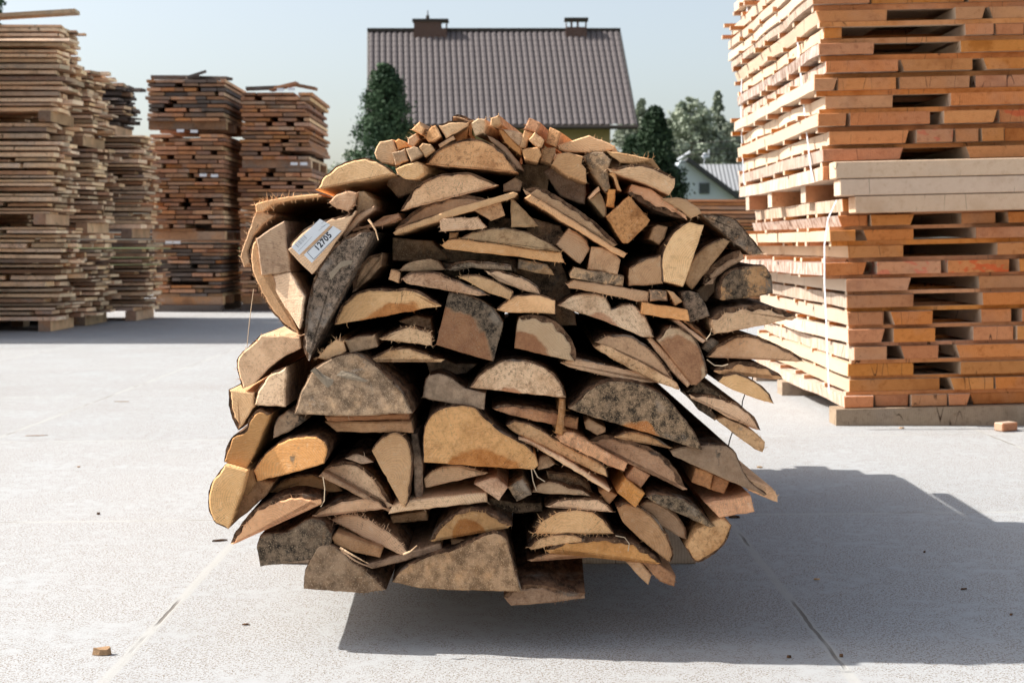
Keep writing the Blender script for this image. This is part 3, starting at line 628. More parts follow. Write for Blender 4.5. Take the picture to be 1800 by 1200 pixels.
# ---------------------------------------------------------------- the tied pile of slabs and offcuts
DP = 2.5
def catmull(pts, step):
    if len(pts) < 3: return [Vector(p) for p in pts]
    P_ = [2 * pts[0] - pts[1]] + list(pts) + [2 * pts[-1] - pts[-2]]; out = []
    for i in range(1, len(P_) - 2):
        a, b, c, d = P_[i - 1:i + 3]; n = max(1, int((c - b).length / step))
        for k in range(n):
            t = k / n; out.append(.5 * ((2 * b) + (c - a) * t + (2 * a - 5 * b + 4 * c - d) * t * t + (3 * b - a - 3 * c + d) * t ** 3))
    out.append(Vector(pts[-1])); return out
def straight(a, b, step, ends=False):
    n = max(1, int((b - a).length / step)); return [a.lerp(b, k / n) for k in range(1, n + (1 if ends else 0))]
def area(l): return sum(l[i].x * l[(i + 1) % len(l)].y - l[(i + 1) % len(l)].x * l[i].y for i in range(len(l))) / 2
def rough(l, seed, amp):
    return [p + Vector((noise.noise(Vector((p.x * 60, p.y * 60, seed))) + .7 * noise.noise(Vector((p.x * 190, p.y * 190, seed + 5))), noise.noise(Vector((p.x * 60, p.y * 60, seed + 9))) + .7 * noise.noise(Vector((p.x * 190, p.y * 190, seed + 14))))) * amp for p in l]
def offset(l, i, dist, closed=True):
    n = len(l); a = l[(i - 1) % n]; b = l[(i + 1) % n]; t = (b - a)
    if t.length < 1e-9: return l[i]
    t.normalize(); return l[i] + Vector((-t.y, t.x)) * dist
cnt = 0
def P(label, par, pts, d=0, pith_px=None, ax=None, az=None, L=None, fz=0, bk=4.0, name=None, cat=None, tilt=None):
    """one sawn piece: front outline traced at its own distance, body running back through the bundle.
    par = tone grey mould heart(mm) n ; the first n points are the round bark side"""
    global cnt
    cnt += 1; rnd = random.Random(cnt * 13 + 1)
    tone, grey, mould, heart, n = [float(v) for v in par.split()]; n = int(n)
    raw = [tuple(float(c) for c in q.split(',')) for q in pts.split()]
    Y = DP + d / 1000 + rnd.uniform(-.012, .012)
    W2 = [Vector(((x - 900) / F * Y, H - (y - HY) / F * Y)) for x, y in raw]
    step = .0055
    if n > 1:
        cur = catmull(W2[:n], step); rest = W2[n:]; chain = [cur[-1]] + rest + [cur[0]]
    else: cur = []; rest = W2; chain = rest + [rest[0]]
    st = []
    for i in range(len(chain) - 1):
        if n <= 1: st.append(chain[i])
        elif i > 0: st.append(chain[i])
        st += straight(chain[i], chain[i + 1], step * 1.3)
    loop = cur + st; nc = len(cur)
    if area(loop) > 0: sgn = 1
    else: sgn = -1
    bt = bk * 1.75 / 1000 if n > 1 else 0
    loop = rough(loop, cnt, .0013)
    # inner wood outline
    wood = [(offset(loop, i, sgn * bt * (.25 if i in (0, nc - 1) else 1) * (.75 + .6 * noise.noise(Vector((i * .35, cnt, 0))))) if i < nc and n > 1 else p) for i, p in enumerate(loop)]
    xs = [p.x for p in wood]; zs = [p.y for p in wood]; cen = Vector((sum(xs) / len(xs), sum(zs) / len(zs)))
    # centre of the growth rings
    if n > 2:
        a, m_, b = cur[0], cur[len(cur) // 2], cur[-1]; ch = (b - a); s = abs((m_ - a).cross(ch)) / max(ch.length, 1e-6) if False else abs((m_.x - a.x) * ch.y - (m_.y - a.y) * ch.x) / max(ch.length, 1e-6)
        r = (ch.length ** 2 / 4 + s * s) / (2 * max(s, .004)); r = min(r, .16); mid = (a + b) / 2; dirn = (mid - m_).normalized(); pith = m_ + dirn * r
    else: an = rnd.random() * 6.28; pith = cen + Vector((math.cos(an), math.sin(an))) * rnd.uniform(.03, .09)
    if heart > 0 and n > 2:
        pith = (cur[0] + cur[-1]) / 2 * .85 + pith * .15
    if pith_px: pith = Vector(((pith_px[0] - 900) / F * Y, H - (pith_px[1] - HY) / F * Y))
    org = Vector((pith.x, Y, pith.y))
    ax = rnd.gauss(0, .012) if ax is None else ax; az = rnd.gauss(0, .008) if az is None else az
    L = rnd.uniform(1.6, 2.05) if L is None else L
    tx, tz_ = tilt if tilt else (rnd.gauss(-.07, .12), rnd.gauss(0, .07))
    def yof(p): return tx * (p.x - cen.x) + tz_ * (p.y - cen.y)
    bm = bmesh.new(); rings = []; N_ = len(wood)
    stat = [(-.0, -.0013), (.0015, 0)] + [(y, 0) for y in (.04, .16, .42, .9, 1.4)]
    bow = rnd.gauss(0, .006); tw = rnd.uniform(-.03, .05)
    ring_specs = [(0.0, .0024), (.0022, 0), (.05, 0), (.2, 0), (.5, 0), (1.0, 0), (L, 0)]
    for y, ins in ring_specs:
        row = []
        if ins: pl = [offset(wood, i, sgn * ins) for i in range(N_)]
        else: pl = wood
        sc = 1 + tw * (y / L); w_ = bow * math.sin(3.14 * y / L)
        for i, p in enumerate(pl):
            q = cen + (p - cen) * sc
            row.append(bm.verts.new((q.x + ax * y + w_ - org.x, y + yof(p) * max(0, 1 - y * 3) , q.y + az * y + w_ * .5 - org.z)))
        rings.append(row)
    for a, b in zip(rings, rings[1:]):
        for k in range(N_): bm.faces.new((a[k], a[(k + 1) % N_], b[(k + 1) % N_], b[k]))
    bm.faces.new(rings[0]); bm.faces.new(rings[-1][::-1])
    # torn fibres on the cut edge
    nf = int(fz * N_ / 6) + int(N_ / rnd.choice((5, 9, 16, 40)))
    if fz >= 0:
        hot = rnd.random() * N_
        for _ in range(nf):
            i = int(rnd.gauss(hot, N_ * .16 if fz >= 3 else N_ * .4)) % N_; p = rings[1][i].co; o2 = (offset(wood, i, -sgn * 1.) - wood[i])
            o3 = Vector((o2.x, -.25, o2.y)) + Vector((rnd.gauss(0, .7), rnd.gauss(0, .6), rnd.gauss(0, .7))); o3.normalize()
            ln = rnd.uniform(.002, .006) * (1 + .09 * fz) * (1.8 if rnd.random() < .06 else 1); wd = rnd.uniform(.0003, .0007)
            tdir = (rings[1][(i + 1) % N_].co - p).normalized(); bend = Vector((rnd.gauss(0, .3), rnd.gauss(0, .3), rnd.gauss(0, .3))) * ln
            s2 = o3.cross(tdir).normalized() * wd
            a_, b_ = bm.verts.new(p - tdir * wd - s2 * 0), bm.verts.new(p + tdir * wd); c_ = bm.verts.new(p + s2 * 1.6)
            m1 = p + o3 * ln * .6 + bend * .3; m2 = p + o3 * ln + bend
            e_, f_, g_ = bm.verts.new(m1 - tdir * wd * .7), bm.verts.new(m1 + tdir * wd * .7), bm.verts.new(m1 + s2); t_ = bm.verts.new(m2)
            for q in ((a_, b_, f_, e_), (b_, c_, g_, f_), (c_, a_, e_, g_), (e_, f_, t_), (f_, g_, t_), (g_, e_, t_)): bm.faces.new(q)
    wdt = max(p[0] for p in raw) - min(p[0] for p in raw)
    nm = name or ('slab' if n > 1 else ('offcut' if wdt < 75 else 'plank'))
    o = link(nm, bm, M['slab'], loc=org)
    tag(o, label, cat or {'slab': 'wood slab', 'offcut': 'offcut', 'plank': 'plank', 'bark_strip': 'bark'}.get(nm, 'wood slab'), 'slabs and offcuts of the tied pile')
    o['tone'] = tone; o['grey'] = grey; o['mould'] = mould; o['heart'] = heart / 1000
    if n > 1 and bt > 0:
        bm = bmesh.new(); rr = []
        for y in (rnd.uniform(0, .003), .012, .05, .12, .25, .5, .9, L - .01):
            ro, ri = [], []
            sc = 1 + tw * (y / L); w_ = bow * math.sin(3.14 * y / L)
            for i in range(nc):
                rz = noise.noise(Vector((i * .45, y * 14, cnt))) * .0016 + noise.noise(Vector((i * 1.7, y * 40, cnt))) * .0008
                for lst, p in ((ro, offset(loop, i, -sgn * rz)), (ri, offset(wood, i, sgn * .0006))):
                    q = cen + (p - cen) * sc
                    lst.append(bm.verts.new((q.x + ax * y + w_ - org.x, y + yof(p) * max(0, 1 - y * 3) + (noise.noise(Vector((i * .8, 0, cnt + 3))) * .0018 + .0012 if y < .01 else 0), q.y + az * y + w_ * .5 - org.z)))
            rr.append((ro, ri))
        for (a, b), (c, e) in zip(rr, rr[1:]):
            for k in range(nc - 1):
                bm.faces.new((a[k], a[k + 1], c[k + 1], c[k])); bm.faces.new((b[k + 1], b[k], e[k], e[k + 1]))
            bm.faces.new((a[0], c[0], e[0], b[0])); bm.faces.new((a[-1], b[-1], e[-1], c[-1]))
        for k in range(nc - 1):
            bm.faces.new((rr[0][0][k + 1], rr[0][0][k], rr[0][1][k], rr[0][1][k + 1])); bm.faces.new((rr[-1][0][k], rr[-1][0][k + 1], rr[-1][1][k + 1], rr[-1][1][k]))
        link('bark', bm, M['bark'], o)
    return o

# ---- crown of the pile
P('broad tan half-round slab at the upper left shoulder of the pile, bark rim on top', '.15 .15 .1 0 9', '553,334 563,316 580,300 600,288 622,280 643,278 662,283 680,293 694,306', bk=2)
P('pale cut-cornered block left of the dark-ended squares at the upper left of the crown', '.3 0 0 0 0', '657,270 662,258 668,249 690,245 697,264 693,290 672,287 662,280', d=5, fz=2, ax=0.13, L=1.2)
P('small orange wedge behind the pale cut-cornered block at the upper left', '.7 0 0 0 0', '693,248 701,244 713,249 718,258 700,264', d=12)
P('dark-ended square batten, left one of the two at the upper left of the crown', '.3 .7 .35 0 0', '688,269 712,262 718,283 694,291', d=-10)
P('dark-ended rounded batten, right one of the two at the upper left of the crown', '.2 .6 .3 0 0', '713,262 728,257 735,260 743,271 722,284', d=-8)
P('pale five-sided batten between the dark-ended batten and the widest crown slab', '.2 .05 0 0 0', '736,258 743,251 757,254 764,264 747,276 742,268', d=-6)
P('small tilted square batten standing highest at the left of the crown', '.35 0 0 0 0', '722,228 737,213 746,226 741,237 731,232', d=0, fz=3, ax=0.13, L=1.2)
P('splintered pale block under the small tilted batten of the crown', '.2 0 0 0 0', '717,243 732,233 737,245 727,258 716,254', d=4, fz=4, ax=0.13, L=1.2)
P('pale long block below the two dark-ended battens at the upper left', '.15 .1 0 0 0', '695,297 716,288 733,284 742,290 745,304 728,316 712,315 698,306', d=-20, fz=2, ax=0.13, L=1.2)
P('rounded tan billet with torn edge in the crown, left of the long wedge', '.35 0 0 0 5', '747,243 748,231 757,220 767,218 772,227 776,240 764,248 753,249', bk=2, fz=5)
P('wedge with straight lit left edge near the top of the crown', '.3 .1 0 0 3', '770,219 795,212 826,214 822,221 784,244', bk=2)
P('thin tan lath squeezed on top of the widest crown slab', '.3 0 0 0 0', '770,254 773,259 800,244 797,238', d=-4)
P('cube-like pale block in the middle of the crown with a white sawn edge', '.2 0 0 0 0', '827,217 840,208 852,210 855,220 850,233 835,238', d=-6, fz=3, ax=0.13, L=1.2)
P('narrow upright block beside the cube-like one, highest of the middle crown', '.25 0 0 0 0', '863,207 877,202 880,218 872,224 862,220', d=-2, fz=5, ax=0.13, L=1.2)
P('curled strip of bark lying on the very top of the pile', '.6 .5 0 0 4', '794,204 804,200 818,205 833,212 826,215 808,209', name='bark_strip', cat='bark', L=.5, bk=3, fz=3)
P('widest orange-tan slab of the crown with a straight shadowed lower edge', '.55 0 0 0 11', '745,288 757,275 770,262 790,252 810,246 832,244 850,247 868,256 885,270 900,288 912,304', bk=2.5)
P('tan slab directly below the widest crown slab', '.25 0 0 0 9', '704,371 715,350 730,330 750,315 775,306 805,303 830,305 855,315 878,326', bk=2.5)
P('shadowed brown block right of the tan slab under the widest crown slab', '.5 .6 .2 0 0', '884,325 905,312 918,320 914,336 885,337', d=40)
P('brown-faced slab with bark back resting on the long thin plank', '.8 .45 .1 0 7', '693,402 715,380 745,360 775,349 810,343 840,346 858,352', bk=5, d=6)
P('long thin pale plank slanting up to the right below the second crown slab', '.35 0 0 0 0', '690,409 700,402 800,366 903,337 911,341 905,347 760,392 694,413', d=-12)
P('short orange wedge left of the long thin plank', '.85 .1 0 0 0', '658,390 675,380 700,376 706,385 690,392 665,396', d=30)
P('pale flat block with cut corner in the middle of the upper pile', '.2 .05 0 0 0', '773,387 780,383 840,382 855,399 848,402 775,407', d=-14, fz=2)
P('tapered tan block just above the pale flat block', '.4 .1 0 0 0', '831,369 880,354 888,379 864,388 838,373', d=-6)
P('pinkish grey triangular offcut in the middle of the upper pile', '.4 .65 .1 0 0', '897,348 905,352 930,378 948,398 899,400', d=-10)
P('long slab with bark back running down to the right from the crown', '.35 .05 0 0 6', '920,333 950,330 985,348 1020,371 1055,398 1087,430 1079,433 1000,384 925,338', bk=5, d=2)
P('thin plank split off beneath the long slab that runs down to the right', '.4 .1 0 0 0', '922,348 932,342 1010,389 1079,434 1103,446 1097,453 1078,444 1000,396', d=-8)
P('tan block leaning under the thin plank in the upper middle', '.3 .05 0 0 4', '1001,400 1018,409 1032,422 1038,437 1019,464 977,430', bk=1.5, d=-5)
P('pale square block right of the leaning tan block', '.25 .25 0 0 0', '1040,434 1060,434 1080,445 1090,457 1085,482 1033,474', d=-8)
P('black-stained flat block beneath the pale square block', '.2 .5 .6 0 0', '1001,482 1010,470 1034,475 1085,482 1098,485 1096,503 1060,500 1003,488', d=-2)
P('long tan plank with frayed left end under the black-stained block', '.4 .05 0 0 0', '997,500 1010,492 1060,500 1141,513 1139,531 1120,530 1060,516 1001,506', d=-14, fz=4)
P('big orange diamond block at the upper right of the pile', '.6 0 0 0 0', '1066,380 1085,364 1105,345 1110,348 1142,387 1137,396 1122,410 1104,428 1095,428', d=-14, fz=2)
P('narrow grey-ended stick beside the orange upright batten', '.2 .5 0 0 0', '1036,350 1054,337 1066,362 1066,379 1062,381', d=-2)
P('tiny tan end above the narrow grey-ended stick', '.4 .1 0 0 0', '1034,347 1052,327 1055,334 1037,350', d=0)
P('orange upright batten above the big diamond block', '.8 .05 0 0 0', '1070,332 1083,333 1080,365 1066,363', d=-6)
P('pale thin sliver standing above the orange upright batten', '.25 0 0 0 0', '1068,305 1080,302 1088,325 1093,336 1085,334 1079,312', d=-2, fz=5)
P('brown block with a pale corner hanging from the right half of the crown', '.6 .05 0 0 0', '970,290 980,271 1000,268 1025,275 1022,288 1030,297 1031,321 1000,310', d=-10, fz=2)
P('dark fibrous grey slab end right of the brown crown block', '.2 .8 .5 0 0', '1024,275 1042,266 1060,268 1074,282 1068,302 1072,330 1064,338 1048,316', d=2, fz=6)
P('flat pale plank along the right top of the crown with a white upper edge', '.35 0 0 0 0', '979,255 1010,246 1036,238 1050,244 1072,252 1080,258 1078,264 1050,268 1000,267 982,263', d=4, fz=5, ax=0.13, L=1.2)
P('thin pale board with furry edge at the right end of the crown', '.25 .05 0 0 0', '1065,266 1085,267 1110,272 1146,279 1140,284 1110,288 1090,285 1075,275', d=-2, fz=10, ax=0.13, L=1.2)
P('large stained slab with squared right end at the upper right shoulder', '.4 .2 .32 0 5', '1066,298 1100,291 1130,289 1156,297 1188,313 1185,330 1178,343 1140,325 1085,306', bk=3, fz=3, d=-6)
P('orange slab lying bark-down under the stained shoulder slab', '.75 0 0 0 5', '1207,386 1190,382 1160,372 1130,358 1103,338 1112,323 1145,333 1185,362', bk=6, d=8)
P('tan plank with torn pale top edge at the right shoulder', '.4 0 0 0 0', '1163,349 1190,347 1207,351 1228,366 1233,375 1215,384 1195,368', d=0, fz=7)
P('grey-black mottled slab drooping over the right shoulder', '.35 .3 .6 0 7', '1232,377 1262,377 1285,382 1305,396 1320,416 1334,432 1343,445 1320,448 1280,417', bk=2, fz=3, d=-8)
P('tall pale half-round slab standing upright at the right', '.12 0 0 0 7', '1166,495 1163,470 1165,445 1173,425 1185,408 1200,395 1213,390 1238,396 1220,450 1201,503 1185,499', bk=1.5, d=-14)
P('squarish tan block left of the tall upright slab', '.35 .05 0 0 3', '1106,471 1130,456 1161,448 1165,498 1130,502 1106,503', bk=2, d=-10)
P('small tan block in the dark hollow at the upper right', '.3 .25 0 0 0', '1148,400 1156,394 1174,400 1168,418 1158,430 1141,420', d=24)
P('grey stained slab leaning against the tall upright slab', '.3 .45 .25 0 5', '1203,492 1210,468 1226,445 1250,427 1272,418 1283,424 1272,440 1217,509', bk=1.5, d=-6)
P('thin slab with dark bark leaning right of the grey stained one', '.35 .1 .05 0 5', '1236,500 1242,478 1265,457 1288,443 1302,440 1309,455 1280,471 1240,503', bk=8, d=0)
P('black and tan block with a pale diagonal stripe at the right edge', '.35 .15 .66 0 5', '1265,526 1266,500 1278,480 1300,471 1345,465 1358,485 1361,515 1320,523 1270,528', bk=1.5, d=-10)
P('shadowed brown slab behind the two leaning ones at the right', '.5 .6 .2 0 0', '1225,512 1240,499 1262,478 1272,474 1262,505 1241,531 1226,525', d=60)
P('black speckled wedge above the right end of the orange plank', '.2 .55 .8 0 0', '1198,514 1213,511 1228,516 1240,535 1248,555 1213,566 1204,545', d=-16)
P('small block with a black corner stain in the right middle', '.15 .3 .62 0 0', '1143,509 1172,511 1174,529 1143,529', d=-16)
P('small pinkish triangular stick beside the black speckled wedge', '.4 .3 0 0 0', '1173,509 1184,513 1200,530 1188,537', d=-14)
P('bright orange plank with pale right end in the right middle', '.65 0 0 60 0', '1130,532 1170,538 1208,544 1212,564 1190,562 1127,552', d=-18)
P('thin pale lath slanting down under the black speckled wedge', '.3 0 0 0 0', '1183,563 1193,562 1218,582 1240,598 1235,603 1210,585', d=0)
P('small orange slab tucked above the thin pale lath at the right', '.7 .1 0 0 4', '1197,562 1212,565 1230,578 1244,594 1240,597', bk=2, d=12)
P('wide speckled slab sticking out at the right with dark bark flap on top', '.4 .3 .30 0 6', '1250,560 1270,545 1300,538 1340,537 1375,545 1402,557 1345,572 1257,587 1250,570', bk=6, fz=2, d=-20)
P('broad speckled half-round slab sticking out furthest right', '.4 .3 .28 0 8', '1243,629 1260,610 1285,595 1310,588 1335,592 1365,605 1395,620 1409,634 1350,632', bk=3.5, d=-16, fz=2)
P('dark round bark-covered branch end behind the right slabs', '.5 .9 .7 0 0', '1234,612 1240,600 1252,594 1263,600 1262,612 1246,620', d=25)
P('thin bark-topped slab right of the heartwood slab', '.4 .15 .1 0 6', '1255,652 1280,641 1310,636 1340,642 1362,652 1374,662 1330,663 1290,656', bk=5, d=-4)
P('tan slab with rounded upper edge hanging out lower right', '.3 .05 0 0 7', '1262,671 1270,660 1290,656 1312,662 1336,676 1352,692 1360,709 1335,703 1290,686', bk=1.5, d=-14)
P('tan slab sloping down in front of the sunlit ground at the right', '.3 .05 0 0 6', '1210,696 1240,693 1275,701 1305,716 1325,732 1337,756 1322,752 1280,734 1245,713', bk=2.5, d=-10, fz=2)
P('dark bark wedge above the sloping tan slab', '.4 .9 .9 0 0', '1206,690 1230,670 1258,686 1286,706 1262,700 1236,693', d=20)
P('dark bark strip running under the sloping tan slab', '.3 .9 .9 0 0', '1196,684 1212,697 1245,715 1263,735 1256,739 1228,720', d=14)
P('speckled stick with blunt end poking out lowest at the right', '.35 .35 .35 0 0', '1260,738 1275,735 1300,745 1330,762 1343,774 1342,785 1338,793 1325,788 1290,762', d=-14, fz=2)
P('half-round slab with a large bright orange heart at the right', '.08 .08 .12 52 8', '1154,597 1170,578 1185,573 1207,581 1226,600 1238,625 1245,650 1243,662 1225,677 1216,675', bk=2.5, d=-20, pith_px=(1188, 640))
P('thin pale plank along the flat side of the orange-hearted slab', '.3 .05 0 0 0', '1138,597 1145,593 1160,607 1190,642 1214,674 1208,680 1180,651', d=-12)
P('yellowish slab with bark back left of the thin pale plank', '.3 .15 .2 0 9', '1046,602 1060,592 1090,588 1112,592 1140,610 1160,630 1175,652 1183,668 1176,668 1120,632', bk=2.5, d=-6, fz=2)
P('long pale plank under the yellowish slab with bark back', '.3 .05 0 0 0', '1045,612 1062,606 1120,634 1188,671 1193,683 1185,682 1130,660 1080,633', d=-16)
P('long low tan slab stretching right below the heart-marked quarter slab', '.4 .1 .06 0 6', '985,638 1010,629 1035,634 1080,643 1130,655 1172,673 1120,672 1060,660 1000,645', bk=1.5, d=-2)
P('greenish tan slab with a notch in its round back', '.12 .15 .15 48 12', '980,537 995,525 1015,517 1045,515 1063,520 1072,535 1076,544 1095,535 1112,536 1130,550 1142,570 1149,592 1130,592 1060,563 1015,549', bk=1.5, d=-8, pith_px=(1052, 606))
P('quarter slab with thick bark and an orange heart in the middle of the pile', '.05 0 0 64 8', '911,558 930,554 955,556 977,566 996,584 1008,605 1013,625 1010,634 1000,633 904,612', bk=6, d=-22, pith_px=(915, 645))
P('flat tan slab with a dark round knot near its right end', '.3 .08 .06 0 6', '872,545 888,529 905,520 940,517 960,520 976,528 976,552 930,550 892,549', bk=1.5, d=-6)
P('mouldy square-backed slab with an orange heart in the centre of the pile', '.55 .15 .95 84 5', '789,512 812,514 842,526 867,542 885,567 876,603 867,635 830,625 766,606 778,558', bk=1.5, d=-30, fz=1, pith_px=(778, 628))
P('fresh pale half-round slab just below the centre of the pile', '.12 0 0 26 9', '825,682 840,662 860,645 882,634 908,632 938,636 966,650 985,671 995,698 920,691', bk=1.8, d=-18, pith_px=(900, 706))
P('grey-brown stained slab left of the fresh half-round one', '.2 .7 .45 0 6', '741,700 748,667 760,658 780,658 800,668 820,683 854,690 851,718 800,710 746,701', bk=1, d=-10)
P('wide tan slab on the left, its lower edge rising to the right', '.3 0 0 80 10', '585,572 592,550 605,532 625,515 655,508 692,508 722,507 745,515 762,526 777,537 750,541 680,555', bk=2.5, d=-12, pith_px=(690, 610))
P('pale slab with splintered left tip above the low flat slab', '.1 0 0 0 5', '664,596 685,585 708,575 728,575 758,583 758,607 720,603', bk=2, fz=8, d=-2)
P('low flat tan slab left of the centre mouldy slab', '.25 .05 0 0 6', '641,634 660,624 690,612 720,611 750,621 781,634', bk=2.5, d=0)
P('grey weathered plank end beside the splintered tan wedge', '.3 .75 .1 0 3', '606,598 630,591 659,588 663,610 615,621', bk=1, d=-10)
P('splintered tan wedge left of the grey weathered plank end', '.3 .1 0 0 0', '558,629 575,608 590,597 604,601 608,617 590,634 572,632', d=-6, fz=9)
P('big dark grey half-round slab with a pale scar at the left', '.2 .95 .42 0 12', '515,729 522,700 535,672 550,648 575,632 600,624 625,622 650,634 680,659 705,685 722,710 727,724 620,731', bk=1.5, d=-34, fz=1)
P('red-orange board directly under the big dark grey slab', '.95 0 0 0 0', '570,733 650,729 720,726 720,737 575,741', d=-8)
P('brown board beneath the red-orange one, black right end', '.7 .45 .1 0 0', '568,743 640,742 724,738 727,758 640,760 590,760', d=-4)
P('biggest tan half-round slab of the lower middle with an orange heart strip', '.5 .15 .2 84 12', '745,812 743,775 748,745 760,728 782,717 812,713 835,718 855,737 880,758 902,770 922,780 940,797 946,816 938,824 850,819', bk=1.2, d=-30, pith_px=(842, 868))
P('shadowed reddish plank under the fresh half-round slab', '.9 .3 0 0 4', '865,718 885,711 940,716 1018,734 1014,755 980,748 900,730', bk=3, d=14)
P('reddish strip of bark hanging down in the middle of the pile', '.9 .6 .2 0 0', '984,700 992,702 991,730 990,765 975,762 980,728', name='bark_strip', cat='bark', L=.08, d=-26, fz=4)
P('dim tan batten between the hanging bark and the black mottled slab', '.3 .2 0 0 0', '1027,742 1035,735 1065,752 1064,759 1050,765 1030,754', d=14)
P('long pale slab slanting down to the right below the hanging bark', '.3 .2 .08 0 8', '889,747 905,740 932,745 968,765 1003,785 1045,806 1066,822 1068,838 1040,826 960,787 900,758', bk=1.5, d=-10, fz=2)
P('orange plank with furry left end crossing below the black mottled slab', '.9 0 0 0 0', '980,768 995,758 1010,760 1050,785 1104,815 1098,830 1068,818 1040,803 985,776', d=-24, fz=3)
P('very thin pale lath slanting down from the biggest lower slab', '.25 0 0 0 0', '912,770 925,772 990,805 1040,837 1073,860 1070,864 1060,858 985,812', d=-24, fz=2)
P('small grey slab end right of the biggest lower slab', '.2 .7 .3 0 4', '946,816 948,802 962,800 977,814 965,822 945,826', bk=1, d=6)
P('big black mottled half-round slab with an orange lower edge at the right', '.8 .25 .98 52 12', '999,718 1015,705 1030,690 1050,676 1077,669 1107,670 1140,680 1170,697 1195,725 1215,750 1230,775 1236,793 1150,765 1050,735', bk=1.2, d=-34, pith_px=(1120, 796))
P('pale sliver slab directly under the black mottled one', '.15 0 0 0 5', '1078,768 1095,760 1117,758 1150,768 1184,789 1130,779', bk=1.2, d=-20)
P('wide brown slab with sawdust-covered bark under the pale sliver', '.65 .45 .15 0 8', '1036,776 1060,766 1090,769 1120,778 1150,790 1178,812 1195,838 1205,859 1180,848 1100,813', bk=5, d=-8)
P('grey-brown slab with a long drawn tail at the lower right', '.35 .45 .35 0 10', '1180,793 1200,787 1240,783 1270,783 1290,791 1300,810 1309,832 1322,848 1345,866 1340,868 1250,831 1185,803', bk=1, d=-30)
P('pale stick tail pointing out at the far lower right', '.3 .05 0 0 0', '1312,840 1340,850 1357,856 1366,870 1366,881 1345,875 1318,863', d=-12, fz=2)
P('red-brown square batten, left one under the long-tailed slab', '1 .1 0 0 0', '1224,822 1254,833 1248,860 1216,848', d=-12)
P('red-brown square batten, right one under the long-tailed slab', '1 .25 0 0 0', '1255,834 1282,845 1273,868 1249,860', d=-12)
P('upper red-brown square batten below the end of the orange plank', '1 .1 0 0 0', '1115,820 1142,835 1127,857 1101,841', d=-14)
P('lower purplish square batten touching the upper red-brown one', '.9 .3 0 0 0', '1101,842 1134,867 1117,892 1085,866', d=-20)
P('thick orange-brown beam end with its top side visible at the lower right', '.85 .1 0 0 0', '1240,885 1290,876 1318,869 1326,898 1295,904 1265,910 1252,896', d=-20, az=.0)
P('grey mottled slab slanting down beside the thick beam end', '.3 .5 .7 0 6', '1137,873 1152,867 1180,870 1208,881 1235,901 1258,926 1248,927 1190,901 1150,883', bk=1.2, d=-24)
P('tan half-round slab lowest at the right corner with a sunlit rim', '.3 .1 0 0 7', '1286,923 1280,945 1265,965 1250,976 1235,986 1222,988 1206,962 1226,930 1268,910', bk=2.5, d=-14)
P('dim brown slab behind the grey mottled one at the lower right', '.6 .45 .05 0 6', '1116,894 1137,879 1165,887 1190,905 1205,928 1208,949 1185,938 1150,918', bk=1.5, d=6)
P('brown slab with rounded tip sloping steeply at the lower right', '.6 .3 .05 0 8', '1084,891 1100,883 1125,890 1150,908 1168,932 1181,958 1183,975 1178,988 1160,975 1125,946 1096,918', bk=2.5, d=-14)
P('long orange-brown slab at the bottom right of the pile', '.65 .1 .03 0 8', '960,968 985,955 1020,948 1060,946 1100,950 1130,962 1150,975 1163,990 1110,983 1040,974', bk=4, d=-8)
P('thin brown sliver under the long orange-brown slab', '.65 .2 0 0 5', '927,986 950,975 980,969 1020,971 1062,974 1000,980', bk=1.5, d=4)
P('furry-edged tan half-round slab in the lower right middle', '.3 .1 .05 0 8', '937,936 945,920 965,905 990,896 1020,895 1047,901 1066,919 1081,941 1000,938', bk=2, d=-12, fz=12)
P('thin tan slab just beneath the furry-edged half-round one', '.35 .1 .12 0 5', '928,963 945,948 970,940 1000,938 1024,945 1022,951 970,959 934,967', bk=1.5, d=-10, fz=3)
P('flat tan slab with an orange resin spot above the furry-edged one', '.3 .05 .05 0 6', '957,891 975,882 1000,876 1040,875 1062,881 1079,899 1040,897', bk=2, d=-8, fz=3)
P('low greenish grey slab above the flat resin-spotted slab', '.2 .45 .4 0 7', '935,868 945,853 965,847 985,850 1000,857 1020,858 1039,869', bk=1, d=4)
P('small brown offcut end beside the low greenish slab', '.7 .2 0 0 0', '1052,863 1062,860 1085,870 1072,886 1064,880', d=2)
P('black-mottled diamond batten end in the lower middle', '.15 .35 .70 0 0', '893,857 918,842 934,868 908,882', d=-20)
P('tan diamond batten end left of the black-mottled one', '.35 .1 0 0 0', '832,852 852,845 872,838 892,855 877,879', d=-24)
P('greenish stained slab under the biggest lower slab', '.3 .3 .38 0 6', '745,842 760,827 785,818 815,818 840,825 858,831 810,843 748,858', bk=1, d=-4)
P('upright strip of dark ridged bark between the shell-shaped and the biggest slab', '.5 .95 .25 0 0', '722,763 733,762 738,790 743,825 743,875 730,874 727,830', name='bark_strip', cat='bark', d=4)
P('shell-shaped grey-tan slab standing on its tip in the lower left', '.5 .25 .08 0 10', '652,793 662,777 678,766 695,759 711,768 721,785 725,812 721,848 719,875 713,891 703,883 678,838', bk=1.5, d=-24)
P('thick pale plank end running left to right below the shell-shaped slab', '.2 .05 0 0 0', '683,901 690,889 712,879 760,874 855,867 857,884 800,889 730,895', d=-10, fz=1)
P('tan half-round slab lying above the long bark-edged lath', '.3 .1 0 0 8', '568,826 587,815 612,812 637,820 660,840 677,862 690,890 683,886 620,853', bk=4, d=-6, fz=2)
P('long bark-edged lath slanting down to the pale plank end', '.4 .2 .05 0 0', '561,836 568,827 600,845 660,880 690,897 683,901 625,869', d=-16, fz=1)
P('little grey-green slab above the tan half-round one, lower left', '.1 .7 .3 0 4', '604,806 622,798 641,800 658,811 635,815', bk=1, d=10)
